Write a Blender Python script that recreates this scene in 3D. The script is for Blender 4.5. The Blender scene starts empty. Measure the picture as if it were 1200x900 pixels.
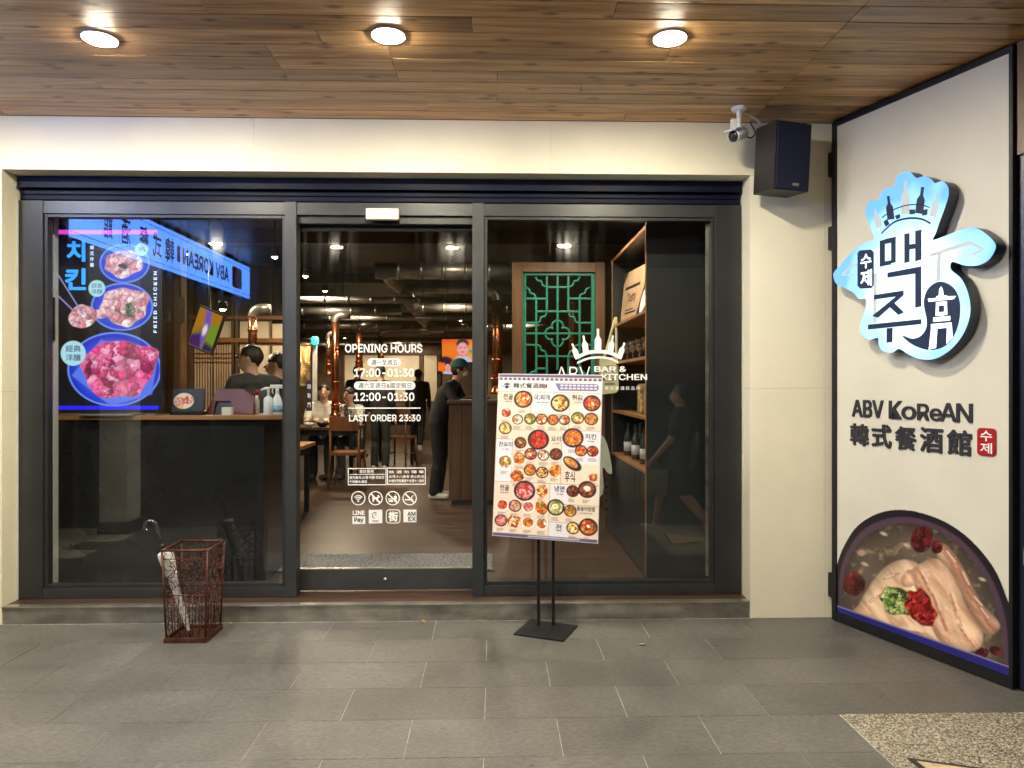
import bpy, bmesh, math, random
import numpy as np
from mathutils import Vector, Matrix

R = math.radians
random.seed(7)
sc = bpy.context.scene
C = sc.collection

# ------------------------------------------------------------------ camera
F, H0, YAW = 830.0, 1.52, R(1.5)
cam_d = bpy.data.cameras.new('camera')
cam_d.sensor_width = 36.0
cam_d.lens = F / 1200 * 36.0
cam_d.clip_end = 500
cam = bpy.data.objects.new('camera', cam_d)
C.objects.link(cam)
cam.location = (0, 0, H0)
cam.rotation_euler = (R(90), 0, -YAW)
sc.camera = cam

# ------------------------------------------------------------------ sky (night)
world = bpy.data.worlds.new('World')
sc.world = world
world.use_nodes = True
wn = world.node_tree
bg = wn.nodes['Background']
sky = wn.nodes.new('ShaderNodeTexSky')
sky.sky_type = 'NISHITA'
sky.sun_disc = False
sky.sun_elevation = R(0.5)
sky.sun_rotation = R(20)
wn.links.new(sky.outputs[0], bg.inputs[0])
bg.inputs[1].default_value = 0.10

# ------------------------------------------------------------------ exposure
vs = sc.view_settings
vs.view_transform = 'Standard'
vs.look = 'None'
vs.exposure = 0.0
vs.gamma = 1.0
vs.use_curve_mapping = False
sc.cycles.use_denoising = True
sc.cycles.max_bounces = 6
sc.cycles.use_adaptive_sampling = True
sc.cycles.adaptive_threshold = 0.02
sc.cycles.transparent_max_bounces = 16
sc.cycles.sample_clamp_indirect = 6.0
sc.cycles.caustics_reflective = False
sc.cycles.caustics_refractive = False

DOWN_E, SIGN_E, LOGO_E, ROOM_E = 900.0, 15.0, 1.35, 1.0   # lamp strengths

# ------------------------------------------------------------------ pixel helpers
FW = Vector((math.sin(YAW), math.cos(YAW), 0))
RT = Vector((math.cos(YAW), -math.sin(YAW), 0))
CAM = Vector((0, 0, H0))
def ray(px, py):
    return FW + RT * ((px - 600) / F) + Vector((0, 0, (450 - py) / F))
def P(px, py, Y):
    d = ray(px, py)
    return CAM + d * (Y / d.y)
def G(px, py, z=0.0):
    d = ray(px, py)
    return CAM + d * ((z - H0) / d.z)
def X(px, Y): return P(px, 450, Y).x
def Z(py, Y, px=578): return P(px, py, Y).z
def proj(p):
    q = Vector(p) - CAM
    f = q.dot(FW)
    return 600 + q.dot(RT) / f * F, 450 - q.z / f * F

class Plane:
    """a flat face in the place: origin, right, up, and the normal towards the viewer"""
    def __init__(s, O, U, V):
        s.O, s.U, s.V = Vector(O), Vector(U).normalized(), Vector(V).normalized()
        s.N = s.U.cross(s.V)
    def w(s, u, v, off=0.0): return s.O + s.U * u + s.V * v + s.N * off
    def px(s, x, y, off=0.0):
        d = ray(x, y); o = s.O + s.N * off
        q = CAM + d * ((o - CAM).dot(s.N) / d.dot(s.N)) - o
        return q.dot(s.U), q.dot(s.V)
    def shift(s, off): return Plane(s.O + s.N * off, s.U, s.V)
def YP(Y): return Plane((0, Y, 0), (1, 0, 0), (0, 0, 1))

# ------------------------------------------------------------------ objects
def link(o, parent=None):
    C.objects.link(o)
    if parent is not None: o.parent = parent
    return o
def wloc(o):
    v = Vector((0, 0, 0))
    while o is not None:
        v += o.location; o = o.parent
    return v
def tag(o, label=None, cat=None, group=None, kind=None):
    if label: o['label'] = label
    if cat: o['category'] = cat
    if group: o['group'] = group
    if kind: o['kind'] = kind
    return o
def thing(name, loc, label, cat, group=None):
    o = bpy.data.objects.new(name, None)
    o.empty_display_size = 0.05
    o.location = loc
    link(o)
    return tag(o, label, cat, group)

class MB:
    def __init__(s): s.v = []; s.f = []; s.m = []; s.sm = []
    def add(s, vs, fs, mi=0, smooth=False):
        b = len(s.v)
        s.v += [Vector(v) for v in vs]
        for f in fs:
            s.f.append([b + i for i in f]); s.m.append(mi); s.sm.append(smooth)
        return s
    def box(s, a, b, mi=0, bev=0.0):
        x0, y0, z0 = [min(p, q) for p, q in zip(a, b)]; x1, y1, z1 = [max(p, q) for p, q in zip(a, b)]
        if bev <= 0:
            vs = [(x, y, z) for z in (z0, z1) for y in (y0, y1) for x in (x0, x1)]
            return s.add(vs, [(0, 2, 3, 1), (4, 5, 7, 6), (0, 1, 5, 4), (2, 6, 7, 3), (0, 4, 6, 2), (1, 3, 7, 5)], mi)
        bm = bmesh.new()
        bmesh.ops.create_cube(bm, size=1)
        for v in bm.verts:
            v.co = Vector(((x0 + x1) / 2 + v.co.x * (x1 - x0), (y0 + y1) / 2 + v.co.y * (y1 - y0), (z0 + z1) / 2 + v.co.z * (z1 - z0)))
        bmesh.ops.bevel(bm, geom=bm.edges[:], offset=bev, segments=2, affect='EDGES', profile=0.6)
        return s.bm(bm, mi)
    def bm(s, bm, mi=0, smooth=False):
        bm.verts.index_update()
        s.add([v.co.copy() for v in bm.verts], [[v.index for v in f.verts] for f in bm.faces], mi, smooth)
        bm.free()
        return s
    def obox(s, c, ax, ay, az, hx, hy, hz, mi=0):
        c, ax, ay, az = Vector(c), Vector(ax), Vector(ay), Vector(az)
        vs = [c + ax * (hx * i) + ay * (hy * j) + az * (hz * k) for k in (-1, 1) for j in (-1, 1) for i in (-1, 1)]
        return s.add(vs, [(0, 2, 3, 1), (4, 5, 7, 6), (0, 1, 5, 4), (2, 6, 7, 3), (0, 4, 6, 2), (1, 3, 7, 5)], mi)
    def tube(s, pts, r, n=10, mi=0, closed=False):
        pts = [Vector(p) for p in pts]
        rs = r if isinstance(r, (list, tuple)) else [r] * len(pts)
        N = len(pts); vs = []; fs = []
        ref = None
        for i, p in enumerate(pts):
            a = pts[(i - 1) % N] if (closed or i > 0) else p
            b = pts[(i + 1) % N] if (closed or i < N - 1) else p
            t = (b - a).normalized()
            if ref is None:
                ref = t.orthogonal().normalized()
            ref = (ref - t * ref.dot(t))
            ref = ref.normalized() if ref.length > 1e-6 else t.orthogonal().normalized()
            o2 = t.cross(ref)
            for k in range(n):
                an = 2 * math.pi * k / n
                vs.append(p + (ref * math.cos(an) + o2 * math.sin(an)) * rs[i])
        for i in range(N if closed else N - 1):
            for k in range(n):
                a = i * n + k; b = i * n + (k + 1) % n; j = ((i + 1) % N) * n
                fs.append((a, b, j + (k + 1) % n, j + k))
        if not closed:
            fs.append(tuple(range(n - 1, -1, -1))); fs.append(tuple(range((N - 1) * n, N * n)))
        return s.add(vs, fs, mi, True)
    def lathe(s, c, prof, n=20, mi=0, axis=(0, 0, 1)):
        c = Vector(c); az = Vector(axis).normalized(); ax = az.orthogonal().normalized(); ay = az.cross(ax)
        vs = []; fs = []
        for (r, z) in prof:
            for k in range(n):
                an = 2 * math.pi * k / n
                vs.append(c + az * z + (ax * math.cos(an) + ay * math.sin(an)) * r)
        for i in range(len(prof) - 1):
            for k in range(n):
                fs.append((i * n + k, i * n + (k + 1) % n, (i + 1) * n + (k + 1) % n, (i + 1) * n + k))
        fs.append(tuple(range(n - 1, -1, -1))); fs.append(tuple(range((len(prof) - 1) * n, len(prof) * n)))
        return s.add(vs, fs, mi, True)
    def prism(s, pl, poly, o0, o1, mi=0, mi_side=None):
        """polygon (u, v) on a plane, from offset o0 to o1 along its normal"""
        ar = sum(poly[i][0] * poly[(i + 1) % len(poly)][1] - poly[(i + 1) % len(poly)][0] * poly[i][1] for i in range(len(poly)))
        if ar < 0: poly = poly[::-1]
        n = len(poly)
        vs = [pl.w(u, v, o0) for u, v in poly] + [pl.w(u, v, o1) for u, v in poly]
        from mathutils.geometry import tessellate_polygon
        tri = tessellate_polygon([[Vector((u, v, 0)) for u, v in poly]])
        ft = []; bk = []
        for t in tri:
            a, b, c = [poly[i] for i in t]
            cr = (b[0] - a[0]) * (c[1] - a[1]) - (b[1] - a[1]) * (c[0] - a[0])
            t = t if cr > 0 else t[::-1]
            ft.append(tuple(i + n for i in t)); bk.append(tuple(t[::-1]))
        s.add(vs, ft + bk, mi)
        b = len(s.v) - 2 * n
        for i in range(n):
            j = (i + 1) % n
            s.f.append([b + i, b + j, b + n + j, b + n + i]); s.m.append(mi if mi_side is None else mi_side); s.sm.append(False)
        return s
    def rect(s, pl, u0, v0, u1, v1, o0, o1, mi=0):
        return s.prism(pl, [(min(u0, u1), min(v0, v1)), (max(u0, u1), min(v0, v1)), (max(u0, u1), max(v0, v1)), (min(u0, u1), max(v0, v1))], o0, o1, mi)
    def sphere(s, c, r, mi=0, sub=2):
        bm = bmesh.new()
        bmesh.ops.create_icosphere(bm, subdivisions=sub, radius=1)
        c = Vector(c); r = r if isinstance(r, (tuple, list)) else (r, r, r)
        for v in bm.verts: v.co = Vector((c.x + v.co.x * r[0], c.y + v.co.y * r[1], c.z + v.co.z * r[2]))
        return s.bm(bm, mi, True)
    def build_pieces(s, name, mat, parent):
        """each connected piece as a part of its own"""
        par = list(range(len(s.v)))
        def find(i):
            while par[i] != i: par[i] = par[par[i]]; i = par[i]
            return i
        for f in s.f:
            for i in f[1:]: par[find(i)] = find(f[0])
        gr = {}
        for k, f in enumerate(s.f): gr.setdefault(find(f[0]), []).append(k)
        for ks in gr.values():
            ids = sorted({i for k in ks for i in s.f[k]}); mp = {i: j for j, i in enumerate(ids)}
            m = MB(); m.v = [s.v[i] for i in ids]; m.f = [[mp[i] for i in s.f[k]] for k in ks]; m.m = [0] * len(ks); m.sm = [s.sm[k] for k in ks]
            m.build(name, mat, parent)
    def build(s, name, mats, parent=None, loc=None):
        if not isinstance(mats, (list, tuple)): mats = [mats]
        me = bpy.data.meshes.new(name)
        o = bpy.data.objects.new(name, me)
        if parent is not None: base = wloc(parent)
        else:
            base = Vector(loc) if loc is not None else Vector((0, 0, 0))
            o.location = base
        me.from_pydata([v - base for v in s.v], [], s.f)
        me.polygons.foreach_set('material_index', s.m)
        me.polygons.foreach_set('use_smooth', s.sm)
        for m in mats: me.materials.append(m)
        me.update()
        return link(o, parent)

def bez(pts, n=8, closed=False):
    """smooth curve through points (Catmull-Rom), any dimension"""
    pts = [tuple(p) for p in pts]; N = len(pts); out = []
    for i in range(N if closed else N - 1):
        if closed: a, b, c, d = pts[i - 1], pts[i], pts[(i + 1) % N], pts[(i + 2) % N]
        else: a, b, c, d = pts[max(i - 1, 0)], pts[i], pts[i + 1], pts[min(i + 2, N - 1)]
        for k in range(n):
            t = k / n
            out.append(tuple(0.5 * (2 * q + (r_ - p_) * t + (2 * p_ - 5 * q + 4 * r_ - s_) * t * t + (3 * q - p_ - 3 * r_ + s_) * t ** 3) for p_, q, r_, s_ in zip(a, b, c, d)))
    if not closed: out.append(pts[-1])
    return out
def rrect(u0, v0, u1, v1, r, n=5):
    u0, u1 = min(u0, u1), max(u0, u1); v0, v1 = min(v0, v1), max(v0, v1)
    out = []
    for cx, cy, a0 in ((u1 - r, v1 - r, 0), (u0 + r, v1 - r, 90), (u0 + r, v0 + r, 180), (u1 - r, v0 + r, 270)):
        for k in range(n + 1):
            a = R(a0 + 90 * k / n); out.append((cx + r * math.cos(a), cy + r * math.sin(a)))
    return out
def ell(cx, cy, rx, ry, n=32):
    return [(cx + rx * math.cos(2 * math.pi * k / n), cy + ry * math.sin(2 * math.pi * k / n)) for k in range(n)]

# ------------------------------------------------------------------ materials
def M(name, col, rough=0.5, metal=0.0, var=0.12, scale=8.0, stretch=(1, 1, 1), bump=0.0, bscale=None, coat=0.0, col2=None, rand=0.0, emis=None, es=0.0, spec=0.5, detail=6.0):
    m = bpy.data.materials.new(name); m.use_nodes = True
    nt = m.node_tree; N = nt.nodes; L = nt.links
    b = N['Principled BSDF']
    b.inputs['Roughness'].default_value = rough
    b.inputs['Metallic'].default_value = metal
    b.inputs['Coat Weight'].default_value = coat
    b.inputs['Specular IOR Level'].default_value = spec
    tc = N.new('ShaderNodeTexCoord'); mp = N.new('ShaderNodeMapping')
    mp.inputs['Scale'].default_value = stretch
    L.new(tc.outputs['Object'], mp.inputs['Vector'])
    oi = N.new('ShaderNodeObjectInfo')
    if rand > 0:
        ml = N.new('ShaderNodeVectorMath'); ml.operation = 'SCALE'; ml.inputs[0].default_value = (37, 19, 53)
        L.new(oi.outputs['Random'], ml.inputs['Scale']); L.new(ml.outputs[0], mp.inputs['Location'])
    nz = N.new('ShaderNodeTexNoise'); nz.inputs['Scale'].default_value = scale; nz.inputs['Detail'].default_value = detail
    L.new(mp.outputs[0], nz.inputs['Vector'])
    mx = N.new('ShaderNodeMix'); mx.data_type = 'RGBA'
    c = Vector(col)
    lo = col2 if col2 else tuple(max(0, x * (1 - 2 * var)) for x in c)
    hi = tuple(min(1, x * (1 + (0 if col2 else 2 * var))) for x in c)
    mx.inputs['A'].default_value = (*lo, 1); mx.inputs['B'].default_value = (*hi, 1)
    rp = N.new('ShaderNodeMapRange'); rp.inputs['From Min'].default_value = 0.3; rp.inputs['From Max'].default_value = 0.7
    L.new(nz.outputs['Fac'], rp.inputs['Value']); L.new(rp.outputs[0], mx.inputs['Factor'])
    out = mx.outputs['Result']
    if rand > 0:
        hv = N.new('ShaderNodeHueSaturation')
        r2 = N.new('ShaderNodeMapRange'); r2.inputs['To Min'].default_value = 1 - rand; r2.inputs['To Max'].default_value = 1 + rand
        L.new(oi.outputs['Random'], r2.inputs['Value']); L.new(r2.outputs[0], hv.inputs['Value'])
        L.new(out, hv.inputs['Color']); out = hv.outputs['Color']
    L.new(out, b.inputs['Base Color'])
    if bump > 0:
        n2 = N.new('ShaderNodeTexNoise'); n2.inputs['Scale'].default_value = bscale or scale * 4; n2.inputs['Detail'].default_value = 5
        L.new(mp.outputs[0], n2.inputs['Vector'])
        bp = N.new('ShaderNodeBump'); bp.inputs['Strength'].default_value = bump; bp.inputs['Distance'].default_value = 0.01
        L.new(n2.outputs['Fac'], bp.inputs['Height']); L.new(bp.outputs[0], b.inputs['Normal'])
    if emis:
        b.inputs['Emission Color'].default_value = (*emis, 1); b.inputs['Emission Strength'].default_value = es
    return m

def wood(name, dark, light, rough=0.4, axis='X', scale=1.0, knots=True, rand=0.18, bump=0.15, coat=0.0):
    """grain stretched along one axis, growth streaks and knots"""
    m = bpy.data.materials.new(name); m.use_nodes = True
    nt = m.node_tree; N = nt.nodes; L = nt.links; b = N['Principled BSDF']
    b.inputs['Coat Weight'].default_value = coat; b.inputs['Coat Roughness'].default_value = 0.25
    tc = N.new('ShaderNodeTexCoord'); oi = N.new('ShaderNodeObjectInfo')
    mp = N.new('ShaderNodeMapping')
    st = {'X': (1.2, 22, 22), 'Y': (22, 1.2, 22), 'Z': (22, 22, 1.2)}[axis]
    mp.inputs['Scale'].default_value = tuple(q * scale for q in st)
    ml = N.new('ShaderNodeVectorMath'); ml.operation = 'SCALE'; ml.inputs[0].default_value = (37, 59, 53)
    L.new(oi.outputs['Random'], ml.inputs['Scale']); L.new(ml.outputs[0], mp.inputs['Location'])
    L.new(tc.outputs['Object'], mp.inputs['Vector'])
    n1 = N.new('ShaderNodeTexNoise'); n1.inputs['Scale'].default_value = 1.3; n1.inputs['Detail'].default_value = 8; n1.inputs['Roughness'].default_value = 0.65; n1.inputs['Distortion'].default_value = 0.8
    L.new(mp.outputs[0], n1.inputs['Vector'])
    n2 = N.new('ShaderNodeTexNoise'); n2.inputs['Scale'].default_value = 0.28; n2.inputs['Detail'].default_value = 3
    L.new(mp.outputs[0], n2.inputs['Vector'])
    mm = N.new('ShaderNodeMix'); mm.inputs['Factor'].default_value = 0.4
    L.new(n1.outputs['Fac'], mm.inputs['A']); L.new(n2.outputs['Fac'], mm.inputs['B'])
    cr = N.new('ShaderNodeValToRGB')
    cr.color_ramp.elements[0].position = 0.37; cr.color_ramp.elements[0].color = (*dark, 1)
    cr.color_ramp.elements[1].position = 0.63; cr.color_ramp.elements[1].color = (*light, 1)
    L.new(mm.outputs['Result'], cr.inputs['Fac'])
    out = cr.outputs['Color']
    if knots:
        vm = N.new('ShaderNodeMapping')
        vs_ = {'X': (3.2, 8, 8), 'Y': (8, 3.2, 8), 'Z': (8, 8, 3.2)}[axis]
        vm.inputs['Scale'].default_value = tuple(q * scale for q in vs_)
        L.new(ml.outputs[0], vm.inputs['Location']); L.new(tc.outputs['Object'], vm.inputs['Vector'])
        vo = N.new('ShaderNodeTexVoronoi'); vo.inputs['Scale'].default_value = 1.0; vo.voronoi_dimensions = '2D' if axis == 'X' else '3D'
        L.new(vm.outputs[0], vo.inputs['Vector'])
        kr = N.new('ShaderNodeMapRange'); kr.inputs['From Min'].default_value = 0.05; kr.inputs['From Max'].default_value = 0.17
        kr.inputs['To Min'].default_value = 0.75; kr.inputs['To Max'].default_value = 0.0
        L.new(vo.outputs['Distance'], kr.inputs['Value'])
        sc_ = N.new('ShaderNodeSeparateColor'); L.new(vo.outputs['Color'], sc_.inputs[0])
        gt = N.new('ShaderNodeMath'); gt.operation = 'GREATER_THAN'; gt.inputs[1].default_value = 0.5; L.new(sc_.outputs[0], gt.inputs[0])
        kg = N.new('ShaderNodeMath'); kg.operation = 'MULTIPLY'; L.new(kr.outputs[0], kg.inputs[0]); L.new(gt.outputs[0], kg.inputs[1]); kr = kg
        km = N.new('ShaderNodeMix'); km.data_type = 'RGBA'
        km.inputs['B'].default_value = (*[q * 0.35 for q in dark], 1)
        L.new(kr.outputs[0], km.inputs['Factor']); L.new(out, km.inputs['A']); out = km.outputs['Result']
    hv = N.new('ShaderNodeHueSaturation')
    r2 = N.new('ShaderNodeMapRange'); r2.inputs['To Min'].default_value = 1 - rand; r2.inputs['To Max'].default_value = 1 + rand
    L.new(oi.outputs['Random'], r2.inputs['Value']); L.new(r2.outputs[0], hv.inputs['Value']); L.new(out, hv.inputs['Color'])
    L.new(hv.outputs['Color'], b.inputs['Base Color'])
    rr = N.new('ShaderNodeMapRange'); rr.inputs['To Min'].default_value = rough - 0.08; rr.inputs['To Max'].default_value = rough + 0.15
    L.new(n1.outputs['Fac'], rr.inputs['Value']); L.new(rr.outputs[0], b.inputs['Roughness'])
    bp = N.new('ShaderNodeBump'); bp.inputs['Strength'].default_value = bump; bp.inputs['Distance'].default_value = 0.004
    L.new(n1.outputs['Fac'], bp.inputs['Height']); L.new(bp.outputs[0], b.inputs['Normal'])
    return m

def emit(name, col, strength):
    m = bpy.data.materials.new(name); m.use_nodes = True
    b = m.node_tree.nodes['Principled BSDF']
    b.inputs['Base Color'].default_value = (*[min(q, 0.8) for q in col], 1)
    b.inputs['Emission Color'].default_value = (*col, 1); b.inputs['Emission Strength'].default_value = strength
    b.inputs['Roughness'].default_value = 0.4
    return m

def glass(name, ior, tint):
    m = bpy.data.materials.new(name); m.use_nodes = True
    nt = m.node_tree; N = nt.nodes; L = nt.links
    N.remove(N['Principled BSDF'])
    tr = N.new('ShaderNodeBsdfTransparent'); tr.inputs[0].default_value = (*tint, 1)
    gl = N.new('ShaderNodeBsdfGlossy'); gl.inputs['Roughness'].default_value = 0.0
    fr = N.new('ShaderNodeFresnel'); fr.inputs['IOR'].default_value = ior
    ge = N.new('ShaderNodeNewGeometry')
    inv = N.new('ShaderNodeMath'); inv.operation = 'SUBTRACT'; inv.inputs[0].default_value = 1.0
    L.new(ge.outputs['Backfacing'], inv.inputs[1])
    mu = N.new('ShaderNodeMath'); mu.operation = 'MULTIPLY'
    L.new(fr.outputs[0], mu.inputs[0]); L.new(inv.outputs[0], mu.inputs[1])
    # faint wipe marks: a little dust seen on the pane
    tc = N.new('ShaderNodeTexCoord'); mp = N.new('ShaderNodeMapping'); mp.inputs['Scale'].default_value = (9, 9, 1.2)
    L.new(tc.outputs['Object'], mp.inputs['Vector'])
    nz = N.new('ShaderNodeTexNoise'); nz.inputs['Scale'].default_value = 2.0; nz.inputs['Detail'].default_value = 7
    L.new(mp.outputs[0], nz.inputs['Vector'])
    dr = N.new('ShaderNodeMapRange'); dr.inputs['From Min'].default_value = 0.55; dr.inputs['From Max'].default_value = 0.85
    dr.inputs['To Min'].default_value = 0.0; dr.inputs['To Max'].default_value = 0.006
    L.new(nz.outputs['Fac'], dr.inputs['Value'])
    df = N.new('ShaderNodeBsdfDiffuse'); df.inputs[0].default_value = (0.6, 0.6, 0.58, 1)
    m0 = N.new('ShaderNodeMixShader'); L.new(dr.outputs[0], m0.inputs[0]); L.new(tr.outputs[0], m0.inputs[1]); L.new(df.outputs[0], m0.inputs[2])
    # wiped smears: part of the mirror image is spread a little
    g2_ = N.new('ShaderNodeBsdfGlossy'); g2_.inputs['Roughness'].default_value = 0.11
    sr = N.new('ShaderNodeMapRange'); sr.inputs['From Min'].default_value = .42; sr.inputs['From Max'].default_value = .7; sr.inputs['To Max'].default_value = .30
    L.new(nz.outputs['Fac'], sr.inputs['Value'])
    gm = N.new('ShaderNodeMixShader'); L.new(sr.outputs[0], gm.inputs[0]); L.new(gl.outputs[0], gm.inputs[1]); L.new(g2_.outputs[0], gm.inputs[2]); gl = gm
    ms = N.new('ShaderNodeMixShader')
    L.new(mu.outputs[0], ms.inputs[0]); L.new(m0.outputs[0], ms.inputs[1]); L.new(gl.outputs[0], ms.inputs[2])
    L.new(ms.outputs[0], N['Material Output'].inputs[0])
    return m

def print_mat(name, es=0.0, rough=0.35):
    """ink on a flat print or pixels of a screen: colour from the sheet's own colour attribute"""
    m = bpy.data.materials.new(name); m.use_nodes = True
    nt = m.node_tree; N = nt.nodes; L = nt.links; b = N['Principled BSDF']
    a = N.new('ShaderNodeVertexColor'); a.layer_name = 'ink'
    b.inputs['Roughness'].default_value = rough
    if es > 0:
        b.inputs['Base Color'].default_value = (0.01, 0.01, 0.012, 1)
        L.new(a.outputs[0], b.inputs['Emission Color']); b.inputs['Emission Strength'].default_value = es
    else: L.new(a.outputs[0], b.inputs['Base Color'])
    return m

WHITE_WALL = M('wall_paint', (0.82, 0.77, 0.61), 0.5, var=0.02, scale=2.2, bump=0.06, bscale=70)
GREY_ALU = M('grey_aluminium', (0.044, 0.046, 0.048), 0.38, 0.35, var=0.06, scale=5, bump=0.02, bscale=200)
BLACK_PAINT = M('black_paint', (0.012, 0.012, 0.014), 0.38, var=0.1, scale=9)
BLACK_METAL = M('black_metal', (0.02, 0.02, 0.022), 0.4, 0.5, var=0.1, scale=9, bump=0.03, bscale=90)
SHUTTER = M('shutter_steel', (0.003, 0.005, 0.018), 0.5, 0.0, var=0.15, scale=6, spec=0.15)
STEEL = M('brushed_steel', (0.40, 0.38, 0.34), 0.36, 0.85, var=0.2, scale=3, stretch=(1, 2, 3), bump=0.08, bscale=40)
DUCT = M('galvanised_duct', (0.42, 0.41, 0.38), 0.36, 0.85, var=0.15, scale=5)
COPPER = M('copper_pipe', (0.62, 0.22, 0.10), 0.24, 0.95, var=0.15, scale=6)
DARK_WOOD = wood('dark_walnut', (0.035, 0.017, 0.008), (0.10, 0.05, 0.022), 0.42, 'Z', 1.0, knots=False)
COUNTER_WOOD = wood('oiled_oak', (0.22, 0.10, 0.035), (0.42, 0.22, 0.09), 0.35, 'X', 1.0, knots=False)
PLANK_WOOD = wood('varnished_pine', (0.27, 0.120, 0.040), (0.82, 0.50, 0.225), 0.36, 'X', 1.0, knots=True, rand=0.24, bump=.25, coat=0.10)
FLOOR_WOOD = wood('dark_floor_boards', (0.035, 0.018, 0.011), (0.092, 0.050, 0.030), 0.33, 'X', 0.8, knots=False, rand=0.25)
THRESH_WOOD = wood('worn_threshold', (0.035, 0.018, 0.012), (0.11, 0.06, 0.04), 0.4, 'X', 1.0, knots=False)
CHAIR_WOOD = wood('chair_wood', (0.12, 0.045, 0.016), (0.25, 0.10, 0.035), 0.35, 'Z', 1.0, knots=False)
TILE = M('slate_tile', (0.110, 0.107, 0.099), 0.40, var=0.13, scale=38, stretch=(1, 2.2, 1), bump=0.28, bscale=70, rand=0.12, detail=10)
def stains(m, sc1, lo, hi, rlo, rhi, spots=True):
    """old stains and scuffs that run across the pieces: value and gloss vary with the spot on the ground"""
    N = m.node_tree.nodes; L = m.node_tree.links; b = N['Principled BSDF']
    src = b.inputs['Base Color'].links[0].from_socket
    g = N.new('ShaderNodeNewGeometry'); n1 = N.new('ShaderNodeTexNoise'); n1.inputs['Scale'].default_value = sc1; n1.inputs['Detail'].default_value = 9; n1.inputs['Roughness'].default_value = .62
    L.new(g.outputs['Position'], n1.inputs['Vector'])
    r = N.new('ShaderNodeMapRange'); r.inputs['From Min'].default_value = .32; r.inputs['From Max'].default_value = .68; r.inputs['To Min'].default_value = lo; r.inputs['To Max'].default_value = hi
    L.new(n1.outputs['Fac'], r.inputs['Value'])
    v = N.new('ShaderNodeTexVoronoi'); v.inputs['Scale'].default_value = 5.5; L.new(g.outputs['Position'], v.inputs['Vector'])
    sp = N.new('ShaderNodeMapRange'); sp.inputs['From Min'].default_value = .03; sp.inputs['From Max'].default_value = .075; sp.inputs['To Min'].default_value = .60; sp.inputs['To Max'].default_value = 1
    L.new(v.outputs['Distance'], sp.inputs['Value'])
    mu = N.new('ShaderNodeMath'); mu.operation = 'MULTIPLY'; mu.inputs[1].default_value = 1.0; L.new(r.outputs[0], mu.inputs[0])
    if spots: L.new(sp.outputs[0], mu.inputs[1])
    h = N.new('ShaderNodeHueSaturation'); L.new(mu.outputs[0], h.inputs['Value']); L.new(src, h.inputs['Color']); L.new(h.outputs[0], b.inputs['Base Color'])
    rr = N.new('ShaderNodeMapRange'); rr.inputs['To Min'].default_value = rlo; rr.inputs['To Max'].default_value = rhi
    L.new(n1.outputs['Fac'], rr.inputs['Value']); L.new(rr.outputs[0], b.inputs['Roughness'])
stains(TILE, 2.1, .80, 1.18, .26, .58)
stains(WHITE_WALL, 1.1, .97, 1.02, .42, .58, False)
stains(STEEL, 5.0, .7, 1.2, .22, .5, False)
GROUT = M('pale_grout', (0.46, 0.44, 0.38), 0.8, var=0.2, scale=15)
ROAD = M('asphalt', (0.05, 0.05, 0.052), 0.8, var=0.3, scale=30, bump=0.3, bscale=120)
CREAM = M('cream_panel', (0.55, 0.47, 0.34), 0.6, var=0.06, scale=3)
GREY_COL = M('painted_concrete', (0.55, 0.54, 0.50), 0.7, var=0.08, scale=4)
DARK_PLASTER = M('dark_plaster', (0.03, 0.028, 0.026), 0.7, var=0.25, scale=3)
WHITE_PL = M('white_plastic', (0.75, 0.75, 0.74), 0.35, var=0.03)
VINYL = M('white_vinyl', (0.85, 0.85, 0.84), 0.5, var=0.02, emis=None)
INK = M('dark_ink', (0.02, 0.02, 0.025), 0.5, var=0.05)
NAVY = M('navy_ink', (0.014, 0.028, 0.075), 0.35, var=0.05)
TEAL = M('turquoise_lacquer', (0.010, 0.235, 0.165), 0.4, var=0.08, scale=12)
GLASS = glass('window_glass', 1.95, (0.93, 0.945, 0.94))
DOOR_GLASS = glass('door_glass', 1.70, (0.94, 0.95, 0.945))
BOTTLE_GL = M('bottle_glass', (0.5, 0.55, 0.5), 0.08, var=0.03, spec=0.8)
BOTTLE_GL.node_tree.nodes['Principled BSDF'].inputs['Transmission Weight'].default_value = 0.85
CLEAR_GL = M('clear_glass', (0.9, 0.92, 0.92), 0.03, var=0.01)
CLEAR_GL.node_tree.nodes['Principled BSDF'].inputs['Transmission Weight'].default_value = 0.95
PRINT = print_mat('poster_print')
SCREEN = print_mat('screen_pixels', 1.15)

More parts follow.
